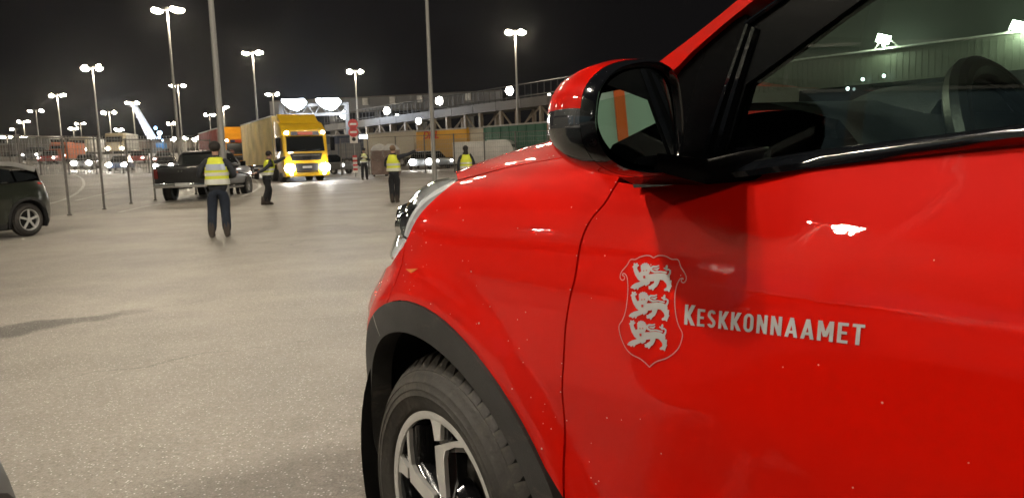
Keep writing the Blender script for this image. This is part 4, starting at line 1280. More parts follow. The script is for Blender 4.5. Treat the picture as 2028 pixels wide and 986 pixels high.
masts = [
    (331, 20, 57, 'tallest and brightest lamp mast in the left half, left of the thick plain pole', dict(power=PW, bowl=.48, arm=.70, br=90)),
    (183, 135, 89, 'twin headed mast glowing second brightest, left of the tallest mast', dict(power=PW, bowl=.50, arm=.80)),
    (113, 189, 118, 'twin headed mast third in the bright row running down to the left', dict(power=PW, bowl=.50, arm=.85)),
    (71, 220, 147, 'thin mast with a small right head, left of the third bright mast', dict(power=0, bowl=.42, arm=1.1)),
    (46, 241, 176, 'lamp mast rising over the dark estate car roof, small and bright', dict(power=PW, bowl=.50, arm=.9)),
    (30, 256, 185, 'single headed lamp mast at the far left', dict(power=0, bowl=.50, arm=.7, heads=1)),
    (13, 271, 190, 'bright low lamp pair at the far left edge', dict(power=0, bowl=.60, arm=.9)),
    (51, 272, 200, 'low lamp pair directly below a taller lamp near the left edge', dict(power=0, bowl=.60, arm=.6)),
    (118, 272, 200, 'low lamp standing under the third bright mast', dict(power=0, bowl=.55, arm=.5)),
    (145, 255, 165, 'small lamp pair left of two others between the bright masts', dict(power=0, bowl=.45, arm=.55)),
    (159, 245, 158, 'small wide lamp pair right of the second bright mast foot', dict(power=0, bowl=.42, arm=.75)),
    (166, 274, 205, 'very low lamp pair left of the second bright pole', dict(power=0, bowl=.6, arm=.5)),
    (181, 277, 215, 'very low lamp pair touching the second bright pole', dict(power=0, bowl=.6, arm=.8)),
    (216, 223, 137, 'lamp mast with two flat heads left of the crane boom', dict(power=PW, bowl=.42, arm=.95)),
    (237, 257, 175, 'low lamp pair under the mast left of the crane', dict(power=0, bowl=.6, arm=.6)),
    (232, 279, 220, 'lowest lamp pair left of the crane foot', dict(power=0, bowl=.7, arm=.6)),
    (253, 271, 205, 'small lamp just left of the crane foot', dict(power=0, bowl=.55, arm=.5)),
    (262, 204, 124, 'lamp mast whose pair of heads meets the top of the crane boom', dict(power=PW, bowl=.46, arm=.72)),
    (352, 170, 111, 'twin headed mast overlapping the tallest pole, right of it', dict(power=PW, bowl=.42, arm=.85)),
    (339, 245, 190, 'small lamp pair left of the tallest pole foot', dict(power=0, bowl=.5, arm=.7)),
    (415, 228, 165, 'small lamp pair left of the thick plain pole', dict(power=0, bowl=.5, arm=.75)),
    (442, 213, 144, 'lamp with one head showing just right of the thick plain pole', dict(power=PW, bowl=.48, arm=.55)),
    (500, 105, 81, 'twin headed mast above the orange lorry, left of the two floodlights', dict(power=PW, bowl=.42, arm=.66)),
    (540, 187, 124, 'lamp mast directly left of the left floodlight', dict(power=0, bowl=.45, arm=.70)),
    (703, 142, 100, 'twin headed mast right of the right floodlight', dict(power=PW, bowl=.48, arm=.68)),
    (1020, 64, 72, 'twin headed mast left of the red car mirror, large heads', dict(power=PW, bowl=.48, arm=.60)),
]
for px, py, Y, lb, k in masts: mast_px(px, py, Y, lb, **k)
for px, py, Y in ((343, 276, 170), (367, 274, 175), (395, 273, 150), (386, 277, 178), (427, 262, 110), (463, 259, 105), (477, 268, 130)):
    mast_px(px, py, Y, {343: 'round bright lamp right of the crane foot', 367: 'round bright lamp between crane and pickup', 395: 'starry lamp above the black pickup roof', 386: 'small dim lamp beside the starry lamp over the pickup', 427: 'starry lamp right above the head of the nearest officer', 463: 'large starry lamp above the orange lorry cab', 477: 'small lamp just above the orange lorry roof'}[px], bowl=.62 if Y > 140 else .55, arm=.01, heads=1, group='low lamps behind the pickup')
# near plain poles whose lamps are out of the picture
p = at(429, 150, 25); mast(p[0] + .0, p[1], 13.2, 'thick plain grey pole behind the nearest officer, its lamps out of view', power=7000, r=.10, bowl=.3)
p = at(854, 200, 38); mast(p[0], p[1], 13.4, 'slim plain pole between the yellow container and the white trailer', power=7000, r=.10, bowl=.3)
# masts of the same row behind and beside the photographer
mast(-8.8, .2, 12.6, 'lamp mast left of the photographer, lighting the red door', col=PALE, power=19000, br=260, bowl=.42, lr=.13, rz=1.2)
mast(-19.5, 1.6, 12.6, 'lamp mast in front of the added warehouse, left of the picture', power=9000, bowl=.42, rz=1.5, br=260)
mast(16.0, 4.6, 12.6, 'lamp mast beyond the red car, right of the picture', col=PALE, power=40000, br=260, bowl=.42, rz=1.5, lr=.11)
mast(-4.0, -16.0, 12.6, 'lamp mast far behind the photographer', power=10000, bowl=.42, rz=.5)

# ------------------------------------------------------------------ floodlights over the lorry
p1, p2 = at(583, 208, 95), at(651, 207, 95)
m_struct = M('gantry_steel', (.07, .068, .065), .6, noise=.2, nscale=.6)
gt = empty('light_gantry', ((p1[0] + p2[0]) / 2, p1[1] + 1.2, gz((p1[0] + p2[0]) / 2, p1[1]) - .05), 0, 'dark steel gantry behind the lorry carrying the floodlights', 'gantry')
zt = p1[2] - gt.location.z; W_ = p2[0] - p1[0]
for s in (-1, 1):
    m = MB(); m.box((s * (W_ / 2 + 2.0), 0, zt / 2), (.5, .5, zt)); m.build('gantry_leg', m_struct, gt)
for dz in (.0, -1.2):
    m = MB(); m.box((0, 0, zt + dz), (W_ + 4.6, .35, .35)); m.build('gantry_beam', m_struct, gt)
m = MB()
for i in range(10):
    a = -W_ / 2 - 2 + i * (W_ + 4) / 10; m.tube([(a, 0, zt - (1.2 if i % 2 else 0)), (a + (W_ + 4) / 10, 0, zt - (0 if i % 2 else 1.2))], .07, 5)
m.build('gantry_lattice', m_struct, gt)
for p, lb in ((p1, 'left one of two big blue-white floodlights above the lorry'), (p2, 'right one of two big blue-white floodlights above the lorry')):
    t = empty('floodlight', p, .27, lb, 'floodlight', 'floodlights above the lorry')
    m = MB(); m.prism([(-1.5, .70), (1.2, .70), (1.5, .25), (.95, -.42), (.25, -.72), (-.6, -.42), (-1.35, .25)], .0, .3); m.build('lamp_glass', emis(COOL, 45), t, fix=True)
    m = MB(); m.prism([(-1.6, .80), (1.3, .80), (1.6, .27), (1.02, -.50), (.27, -.82), (-.65, -.50), (-1.45, .25)], .31, .9); m.build('lamp_case', m_blacksatin, t)
    m = MB(); m.tube([(0, .6, .2), (0, 1.2, .2)], .12, 6); m.build('bracket', m_struct, t)
    lamp_light((0, -.8, -.8), 6000, COOL, .5, t)

# ------------------------------------------------------------------ mesh fence
m_fpost = M('fence_post', (.13, .12, .11), .6, metal=.2, noise=.2)
m_wire = M('fence_wire', (.30, .29, .27), .5, metal=.3)
def fence(P, name, label, h=2.25, step=.10, wire=.005, pr=.035, brace=False, mat=None):
    o0 = np.array([P[0][0], P[0][1], 0.0]); root = empty(name, (o0[0], o0[1], gz(o0[0], o0[1])), 0, label, 'fence')
    zb = root.location.z
    for i, p in enumerate(P):
        m = MB(); z = gz(p[0], p[1]) - zb
        m.lathe([(pr, 0), (pr, h + .06)], (p[0] - o0[0], p[1] - o0[1], z), n=8, cap=True); m.lathe([(pr * 1.9, 0), (pr * 1.9, .04)], (p[0] - o0[0], p[1] - o0[1], z), n=8, cap=True)
        m.build('fence_post', m_fpost, root, smooth=True)
        if i + 1 < len(P):
            q = P[i + 1]; a = np.array([p[0] - o0[0], p[1] - o0[1], z + .06]); b = np.array([q[0] - o0[0], q[1] - o0[1], gz(q[0], q[1]) - zb + .06])
            L_ = np.linalg.norm(b - a); m = MB(); k = int(L_ / step)
            for j in range(k + 1):
                c = a + (b - a) * j / k; m.box((c[0], c[1], c[2] + h / 2 - .03), (wire, wire, h - .06))
            for j in range(int((h - .06) / (step * 2)) + 1):
                dz = j * step * 2; m.tube([a + [0, 0, dz], b + [0, 0, dz]], wire * .6, 4, cap=False)
            m.build('mesh_panel', m_wire, root)
            for dz in (h - .04,):
                m = MB(); m.tube([a + [0, 0, dz], b + [0, 0, dz]], .022, 6); m.build('top_rail', m_fpost, root)
    return root
fp = G_((138, 427), (207, 415), (260, 404), (308, 397))
d0 = (np.array(fp[1]) - np.array(fp[0]))
far = [np.array(fp[3]) + (np.array(fp[3]) - np.array(fp[2])) * k for k in (1, 2, 3)]
near = [np.array(fp[0]) - d0 * k for k in (2, 1)]
fence(near + fp + far, 'mesh_fence', 'tall wire mesh fence between the dark estate car and the pickup')
f1, f2 = at(-40, 300, 66), at(440, 292, 74)
fence([f1 + (f2 - f1) * i / 9 for i in range(10)], 'mesh_fence', 'long wire fence far behind the pickup along the lanes', h=3.4, step=.22, wire=.03, pr=.06)
f1, f2 = at(675, 300, 56), at(1150, 280, 50)
fence([f1 + (f2 - f1) * i / 8 for i in range(9)], 'mesh_fence', 'pale wire fence in front of the green container', h=2.6, step=.16, wire=.012, pr=.05)
# ================================================================== vehicles
HL = (1, .96, .90)
m_yellow = M('yellow_paint', (.78, .47, .012), .35, coat=.7, noise=.06, nscale=2)
m_orange = M('orange_paint', (.70, .28, .012), .4, coat=.5)
m_tarp = M('cream_tarpaulin', (.80, .66, .32), .75, noise=.25, nscale=.7, bump=.3, bscale=2)
m_black = M('black_paint', (.006, .006, .007), .3, coat=.6)
m_dark = M('dark_green_paint', (.016, .019, .012), .35, coat=1)
m_plast = M('black_plastic', (.02, .02, .02), .6)
m_darkglass = M('dark_glass', (.01, .012, .013), .08, coat=.3)
m_plate = M('number_plate', (.45, .45, .44), .5)
m_white = M('white_paint', (.62, .60, .56), .5, noise=.12, nscale=1.5)
m_taildark = M('dark_tail_lens', (.12, .008, .006), .2, coat=1)
m_redlorry = M('dark_red_tarpaulin', (.22, .035, .025), .7, noise=.2, nscale=1)
def small(name, mat, parent, fn, **k):
    m = MB(); fn(m); return m.build(name, mat, parent, **k)
def lampfront(parent, loc, r, st, power=0, col=HL, name='headlight', face=-1):
    m = MB(); m.ball((0, 0, 0), (r, r * .55, r * .8), 12); o = m.build(name, emis(col, st), parent, smooth=True); o.location = loc  # headlights get oversized balls, so their glare is in the shape
    return o
def spot(parent, loc, power, ang=60, size=.08, col=HL, pitch=82):
    l = bpy.data.lights.new('headlight_beam', 'SPOT'); l.energy = power * LPF; l.spot_size = math.radians(ang); l.spot_blend = .6; l.shadow_soft_size = size; l.color = col
    o = bpy.data.objects.new('headlight_beam', l); COL.objects.link(o); o.parent = parent; o.location = loc; o.rotation_euler = (math.radians(pitch), 0, PI); return o
def bigwheel(parent, x, y, z, R=.5, w=.3, side=1):
    t = empty('wheel', (x, y, z)); t.parent = parent
    key = ('bw', R, w, side)
    if key not in _shared:
        m = MB(); m.lathe([(.55 * R, -w / 2), (R * .95, -w / 2), (R, -w / 2 + .03), (R, w / 2 - .03), (R * .95, w / 2), (.55 * R, w / 2)], axis='x', n=24); a = m.build('tyre', m_tyre, t, smooth=True, sharp=40)
        m = MB(); s = w / 2 * side; m.lathe([(.56 * R, s * .9), (.5 * R, s * .7), (.2 * R, s * .4), (.18 * R, s * 1.0), (.001, s * 1.0)], axis='x', n=18); b = m.build('rim', m_steel, t, smooth=True, sharp=30)
        _shared[key] = (a.data, b.data)
    else:
        for nm, d in zip(('tyre', 'rim'), _shared[key]):
            o = bpy.data.objects.new(nm, d); COL.objects.link(o); o.parent = t
    return t

# --- lorry: local frame, cab faces -y, x to the right of somebody looking at its front from outside is +x
def lorry(loc, rz, label, paint, trail_mat, full=True, L=13.2, name='lorry', group=None, dz=0, text=None, hl=60, power=0, roof_lamps=True):
    t = empty(name, loc, rz, label, 'lorry', group)
    W = 1.25
    prof = [(-0.02, .55), (-.05, 1.1), (.0, 1.75), (.12, 2.55), (.28, 2.95), (.95, 3.35), (1.9, 3.55), (2.1, 3.55), (2.1, .75), (1.6, .70), (1.55, .50)]
    m = MB(); rings = []
    for x, s in ((-W, .06), (-W + .10, 0), (W - .10, 0), (W, .06)):
        rings.append([(x, y + (s if y < .5 else 0), z) for y, z in prof])
    m.loft(rings, True); m.build('cab', paint, t, bevel=.025)
    def q(name, pts, mat, off=.012, thick=.03, **k):
        m = MB(); a = [(x, y - off, z) for x, y, z in pts]; b = [(x, y + thick, z) for x, y, z in pts]
        m.loft([a, b], True); return m.build(name, mat, t, **k)
    q('windscreen', [(-1.08, .0, 1.72), (1.08, .0, 1.72), (1.04, .125, 2.58), (-1.04, .125, 2.58)], m_darkglass)
    q('sun_visor', [(-1.12, .06, 2.60), (1.12, .06, 2.60), (1.08, .16, 2.88), (-1.08, .16, 2.88)], paint, .10)
    q('visor_panel', [(-.80, .06, 2.63), (.80, .06, 2.63), (.78, .15, 2.84), (-.78, .15, 2.84)], M('visor_blue', (.03, .03, .07), .4), .13)
    q('visor_sign', [(-.42, .06, 2.65), (.42, .06, 2.65), (.42, .15, 2.83), (-.42, .15, 2.83)], M('visor_red', (.55, .07, .03), .4), .15)
    q('upper_grille', [(-.82, -.02, 1.22), (.82, -.02, 1.22), (.92, .0, 1.62), (-.92, .0, 1.62)], m_plast, .03)
    q('lower_grille', [(-.62, -.05, .62), (.62, -.05, .62), (.70, -.04, 1.05), (-.70, -.04, 1.05)], m_plast, .03)
    q('number_plate', [(-.26, -.06, .78), (.26, -.06, .78), (.26, -.06, .90), (-.26, -.06, .90)], m_plate, .04)
    for z in (1.30, 1.40, 1.50): small('grille_bar', m_steel if z == 1.5 else m_plast, t, lambda m: m.box((0, -.06, z), (1.5, .03, .025)))
    small('bumper', paint, t, lambda m: m.loft([[(x, y, z) for x, z in ((-1.24, .32), (1.24, .32), (1.25, .56), (-1.25, .56))] for y in (-.16, .9)], True), bevel=.04)
    small('bumper_step', m_plast, t, lambda m: m.box((0, -.17, .58), (1.3, .06, .05)))
    for s in (-1, 1):
        small('door_window', m_darkglass, t, lambda m: m.loft([[(s * (W + o), .32, 1.78), (s * (W + o), 1.30, 1.78), (s * (W + o), 1.30, 2.5), (s * (W + o), .42, 2.5)] for o in (-.02, .012)], True))
        small('mirror_arm', m_plast, t, lambda m: m.tube([(s * W, .15, 2.6), (s * (W + .30), .0, 2.5), (s * (W + .30), .0, 1.8), (s * W, .1, 1.7)], .02, 6))
        small('mirror', m_blacksatin, t, lambda m: m.box((s * (W + .28), -.03, 2.12), (.26, .16, .78)), bevel=.05)
        small('headlight_unit', m_chrome, t, lambda m: m.box((s * 1.0, -.06, .80), (.44, .10, .30)), bevel=.03)
        lampfront(t, (s * 1.0, -.16, .80), .30 if hl > 30 else .18, hl)
        if hl > 30: lampfront(t, (s * .93, -.2, .45), .09, 12, name='fog_lamp')
        if roof_lamps: lampfront(t, (s * 1.02, .02, 2.78), .12, 35, name='roof_lamp')
        if power: spot(t, (s * 1.0, -.30, .80), power, 95, pitch=78)
        small('door_step', m_plast, t, lambda m: m.box((s * 1.18, 1.0, .42), (.14, .8, .30)))
        small('air_deflector', paint, t, lambda m: m.box((s * 1.16, 2.25, 2.3), (.12, .5, 2.2)), bevel=.03)
        bigwheel(t, s * 1.08, 1.45 + .0, .50, side=s)
        for yy in ((3.9, L - 3.2, L - 1.9, L - .6) if full else (3.6, L - 1.5)): bigwheel(t, s * 1.05, yy, .50, side=s)
    small('windscreen_wiper', m_plast, t, lambda m: (m.tube([(-.7, -.04, 1.74), (.0, -.03, 1.82)], .015, 5), m.tube([(.1, -.04, 1.74), (.8, -.03, 1.82)], .015, 5)))
    small('roof_spoiler', paint, t, lambda m: m.loft([[(x, 1.0, 3.36), (x, 1.95, 3.56), (x, 2.1, 3.92), (x, 1.9, 3.92)] for x in (-1.1, 1.1)], True), bevel=.03)
    if text:
        cu = bpy.data.curves.new('badge_letters', 'FONT'); cu.body = text; cu.size = .24; cu.extrude = .012; cu.align_x = 'CENTER'
        tmp = bpy.data.objects.new('tmp', cu); COL.objects.link(tmp); dg_ = bpy.context.evaluated_depsgraph_get(); me = bpy.data.meshes.new_from_object(tmp.evaluated_get(dg_)); bpy.data.objects.remove(tmp)
        me.materials.clear(); me.materials.append(m_chrome); o = bpy.data.objects.new('badge_letters', me); COL.objects.link(o); o.parent = t; o.location = (0, -.10, 1.26); o.rotation_euler = (PI / 2, 0, 0)
    # trailer
    m = MB(); m.box((0, 2.7 + (L - 2.7) / 2, 2.45), (2.5, L - 2.7, 2.85)); m.build('trailer_body', trail_mat, t, bevel=.03)
    small('trailer_chassis', m_plast, t, lambda m: m.box((0, L / 2 + 1, .92), (1.0, L - 2.5, .22)))
    small('underrun_guard', m_steel, t, lambda m: [m.box((s * 1.2, L / 2 + .6, z), (.05, 4.4, .12)) for s in (-1, 1) for z in (.55, .85)])
    n = int((L - 2.7) / 1.3)
    for s in (-1, 1):
        for i in range(n + 1):
            yy = 2.72 + (L - 2.74) * i / n
            small('tarpaulin_strap', m_steel if i in (0, n) else trail_mat, t, lambda m: m.box((s * 1.258, yy, 2.45), (.02, .06, 2.84)))
        small('top_rail', m_steel, t, lambda m: m.box((s * 1.245, 2.7 + (L - 2.7) / 2, 3.86), (.06, L - 2.7, .08)))
    for s in (-1, 1): small('tail_lamp', m_tail, t, lambda m: m.box((s * 1.05, L + .02, .95), (.3, .05, .14)))
    return t
pt = at(606, 300, 43.5)
A_t = .50
def gp(p): return (p[0], p[1], gz(p[0], p[1]))
lorry(gp(pt), A_t, 'yellow lorry with big headlights on, turning towards the officers', m_yellow, m_tarp, text='MAN', power=2600, hl=75, dz=0)
pt = at(478, 300, 60)
lorry(gp(pt), A_t + .02, 'orange lorry cab waiting behind the yellow lorry', m_orange, m_redlorry, hl=20, roof_lamps=True)

# --- pickup, local frame: tail at y=0, heads to +y
def pickup(loc, rz, label):
    t = empty('pickup_truck', loc, rz, label, 'pickup')
    W = .98
    def sect(y, zb, zt, w, c=.06): return [(-w + c, y, zb), (w - c, y, zb), (w, y, zb + c), (w + .01, y, (zb + zt) / 2), (w - .02, y, zt - c), (w - .06, y, zt), (-w + .06, y, zt), (-w + .02, y, zt - c), (-w - .01, y, (zb + zt) / 2), (-w, y, zb + c)]
    m = MB(); m.loft([sect(y, zb, zt, w) for y, zb, zt, w in ((.0, .62, 1.25, .94), (.06, .55, 1.28, .97), (1.9, .50, 1.28, .98), (3.6, .48, 1.26, .98), (4.6, .52, 1.24, .97), (5.2, .55, 1.18, .93), (5.38, .62, 1.08, .84))]); m.build('body', m_black, t, bevel=.01)
    m = MB(); rings = []
    for y, z, w in ((1.88, 1.26, .90), (1.98, 1.72, .78), (2.25, 1.86, .72), (3.1, 1.87, .72), (3.45, 1.80, .75), (4.15, 1.26, .90)):
        rings.append([(-w, y, 1.26 if False else z - .02), (-w + .06, y, z), (w - .06, y, z), (w, y, z - .02), (.92, y, 1.24), (-.92, y, 1.24)])
    m.loft(rings); m.build('cabin', m_black, t, bevel=.02)
    small('rear_window', m_darkglass, t, lambda m: m.loft([[(-.66, 1.90 + o, 1.34), (.66, 1.90 + o, 1.34), (.62, 1.96 + o, 1.70), (-.62, 1.96 + o, 1.70)] for o in (-.02, .03)]))
    for s in (-1, 1):
        small('side_window', m_darkglass, t, lambda m: m.loft([[(s * (.88 + o), 2.15, 1.32), (s * (.88 + o), 3.75, 1.32), (s * (.765 + o), 3.35, 1.74), (s * (.765 + o), 2.3, 1.76)] for o in (-.02, .012)]))
        small('window_line', m_chrome, t, lambda m: m.tube([(s * .955, 2.0, 1.27), (s * .955, 4.1, 1.27)], .012, 6))
        small('tail_lamp', m_taildark, t, lambda m: m.box((s * .88, -.01, 1.02), (.14, .06, .34)), bevel=.015)
        small('running_board', m_chrome, t, lambda m: m.tube([(s * 1.04, 1.7, .42), (s * 1.04, 3.6, .42)], .05, 8))
        small('door_mirror', m_blacksatin, t, lambda m: m.box((s * 1.10, 3.65, 1.32), (.2, .12, .2)), bevel=.03)
        [small('wheel_arch', m_inner, t, lambda m: m.lathe([(.46, s * .90), (.46, s * .995)], (0, c, .40), axis='x', n=20)) for c in (1.15, 4.55)]
        for c in (1.15, 4.55): bigwheel(t, s * .86, c, .40, R=.40, w=.27, side=s)
    small('windscreen', m_darkglass, t, lambda m: m.loft([[(-.82, 4.12 + o, 1.30), (.82, 4.12 + o, 1.30), (.68, 3.50 + o, 1.78), (-.68, 3.50 + o, 1.78)] for o in (-.02, .03)]))
    small('rear_bumper', m_chrome, t, lambda m: m.box((0, -.12, .60), (1.86, .16, .17)), bevel=.03)
    small('number_plate', m_plate, t, lambda m: m.box((0.1, -.21, .63), (.5, .02, .11)))
    small('tailgate', m_black, t, lambda m: m.box((0, -.015, .98), (1.56, .04, .52)), bevel=.015)
    small('tailgate_handle', m_chrome, t, lambda m: [m.box((x, -.05, 1.10), (.05, .03, .05)) for x in (-.05, .06)])
    small('bed_rail', m_chrome, t, lambda m: [m.tube([(s * .93, .1, 1.30), (s * .93, 1.85, 1.30)], .022, 6) for s in (-1, 1)] + [m.tube([(-.9, .03, 1.30), (.9, .03, 1.30)], .016, 6)])
    return t
pb = at(361, 380, 27.5)
pickup(gp(pb), .03, 'black pickup seen from behind with a chrome bumper, next to the fence')
# --- estate cars made like the red one
def wagon(loc, rz, label, paint, R=.34, cat='car', group=None):
    t = empty('parked_car', loc, rz, label, cat, group)
    B_ = Body(); mp = s_map(B_)
    sw = lambda u: 1.04 + .03 * u
    m_p = paint
    LWc = 2.67
    for mir in (False, True):
        a0 = arch_pts(0, n=24, dr=-.03); a1 = arch_pts(LWc, n=24, dr=-.03)
        QF = -HW * PI / 2; QR = LWc + HW * PI / 2
        top = math.atan2(1.02 - W0, HW - .06)
        fr = [(a, b) for a, b in a0]
        sheet('front_wing', m_p, t, [(.46, .60)] + [BD.uw(.50, w) for w in (1.02, .9, .7, .5, .30)] + fr[2:-3] + [(-.75, -.25), (QF, -.25), (QF, .50), (-.7, .52), (0, .60)], mp, .07, mirror=mir)
        sheet('front_door', m_p, t, [BD.uw(.505, w) for w in (.30, .5, .7, .9, 1.02)] + [BD.uw(u, sw(u)) for u in (.55, .8, 1.1, 1.49)] + [BD.uw(1.49, w) for w in (.9, .6, .30)], mp, .07, mirror=mir)
        sheet('rear_door', m_p, t, [BD.uw(1.495, w) for w in (.30, .5, .7, .9)] + [BD.uw(u, sw(u)) for u in (1.495, 1.8, 2.1, 2.38)] + [BD.uw(2.36, .9)] + a1[-5:-2][::-1] + [BD.uw(2.18, .30)], mp, .07, mirror=mir)
        ah = a1[3:-6]
        sheet('rear_wing', m_p, t, [BD.uw(2.385, sw(2.38)), BD.uw(2.7, 1.13), (3.0, .60), (QR - .15, .57), (QR - .15, -.25), (3.25, -.25)] + ah, mp, .07, mirror=mir)
        for nm, pl_ in (('front_window', [(.62, 1.06), (1.0, 1.35), (1.3, 1.44), (1.46, 1.46), (1.46, sw(1.46) + .01)]), ('rear_window_side', [(1.52, sw(1.5) + .01), (1.52, 1.46), (2.0, 1.45), (2.4, 1.38), (2.46, sw(2.4) + .03)]), ('quarter_window', [(2.52, 1.14), (2.46, 1.36), (2.9, 1.28), (2.98, 1.22)])):
            sheet(nm, m_darkglass, t, pl_, g_map(0), .1, ret=.01, mirror=mir)
        sheet('window_trim', m_chrome, t, [(.58, 1.04), (1.5, sw(1.5) - .005), (2.4, sw(2.4)), (2.6, 1.135), (2.99, 1.20), (2.99, 1.222), (2.6, 1.155), (2.4, sw(2.4) + .018), (1.5, sw(1.5) + .014), (.58, 1.06)], g_map(.008), .1, ret=.01, mirror=mir)
        sheet('roof_rail', m_steel, t, [(.5, 1.03), (1.0, 1.37), (1.3, 1.47), (1.9, 1.50), (2.5, 1.45), (2.95, 1.33), (2.98, 1.42), (2.55, 1.54), (1.9, 1.58), (1.3, 1.56), (.95, 1.43), (.42, 1.08)], g_map(.004), .08, ret=.04, mirror=mir)
        tl = [(3.02, .52), (3.30, .50), (QR - .55, .50), (QR - .55, .56), (3.30, .56), (3.02, .565)]
        sheet('tail_lamp', m_tail, t, tl, s_map(B_, .010), .05, ret=.02, mirror=mir)
        sheet('head_lamp', m_chrome, t, [(-.35, .40), (-.80, .33), (-.95, .38), (-.45, .46)], s_map(B_, .006), .05, ret=.02, mirror=mir)
        sheet('arch_trim', m_plast, t, arch_pts(0, n=24) + arch_pts(0, True, n=24, dr=.01)[::-1], s_map(B_, .006), .06, ret=.05, mirror=mir)
        sheet('arch_trim', m_plast, t, arch_pts(LWc, n=24) + arch_pts(LWc, True, n=24, dr=.01)[::-1], s_map(B_, .006), .06, ret=.05, mirror=mir)
        sheet('sill_trim', m_plast, t, sideline(.45, 2.2, .30) + sideline(2.2, .45, .19), s_map(B_, .003), .1, ret=.05, mirror=mir)
        sheet('lower_bumper', m_plast, t, [(3.1, -.24), (QR, -.24), (QR, -.36), (3.15, -.36)], s_map(B_, .003), .08, mirror=mir)
        for c in (0, LWc):
            make_wheel(t, (c, .03 if not mir else 2 * HW - .03, .345), 0, 1 if not mir else -1, False, .346, simple=True)
            sg = (lambda y: 2 * HW - y) if mir else (lambda y: y)
            m = MB(); m.loft([[(c + .43 * math.cos(a), sg(y), .345 + .43 * math.sin(a)) for a in np.linspace(-.4, PI + .4, 20)] for y in (.02, .34)], False, closed=False); m.box((c, sg(.36), .5), (1.0, .02, .7)); m.build('wheel_well', m_inner, t)
    # middle: hood, screens, roof, tailgate, floor
    m = MB(); m.loft([[(u, y, 1.10 + .06 * u * (1 if u < 0 else 1) - .07 * ((y - HW) / HW) ** 4) for y in np.linspace(.10, 2 * HW - .10, 11)] for u in (-.52, -.3, 0, .3, .56)], False, closed=False); m.build('hood', m_p, t, smooth=True)
    m = MB(); m.loft([[(u, y, w) for y in np.linspace(y0, 2 * HW - y0, 5)] for u, w, y0 in ((.50, 1.10, .14), (.95, 1.42, .20), (1.25, 1.56, .24))], False, closed=False); m.build('windscreen', m_darkglass, t, smooth=True)
    m = MB(); m.loft([[(u, y, w + .03 * (1 - ((y - HW) / HW) ** 2)) for y in np.linspace(y0, 2 * HW - y0, 9)] for u, w, y0 in ((1.25, 1.56, .24), (1.9, 1.58, .25), (2.55, 1.54, .25), (3.15, 1.36, .22))], False, closed=False); m.build('roof', m_p, t, smooth=True)
    m = MB(); m.loft([[(u, y, w) for y in np.linspace(y0, 2 * HW - y0, 7)] for u, w, y0 in ((3.12, 1.37, .26), (3.33, 1.10, .44))], False, closed=False); m.build('rear_window', m_darkglass, t, smooth=True)
    m = MB(); m.loft([[(u, y, w) for y in np.linspace(y0, 2 * HW - y0, 7)] for u, w, y0 in ((3.33, 1.10, .44), (3.40, 1.0, .42))], False, closed=False); m.build('tailgate', m_p, t, smooth=True)
    m = MB(); m.box((1.4, HW, .62), (3.2, 1.5, .66)); m.build('inner_body', m_inner, t)
    return t
# dark estate car at the left edge: its rear wheel stands at photo pixel (72, 468)
wp = on_ground(62, 468); rz1 = math.radians(70)
def place_wagon(wpt, rz, wheel_u, side_y, *a, **k):
    c, s = math.cos(rz), math.sin(rz)
    ox = wpt[0] - (wheel_u * c - side_y * s); oy = wpt[1] - (wheel_u * s + side_y * c)
    return wagon((ox, oy, gz(ox, oy) - .0), rz, *a, **k)
place_wagon(wp, rz1, 2.67, .03, 'dark green estate car cut off by the left edge, rear end towards the fence', m_dark)
# silver car beside the photographer, only its front corner reaches the picture
silv = M('silver_paint', (.075, .085, .085), .45, spec=.2)
sv = wagon((-2.285, .085, 0), math.radians(-75), 'silver car whose rounded corner shows at the bottom left corner', silv)
SV = sv

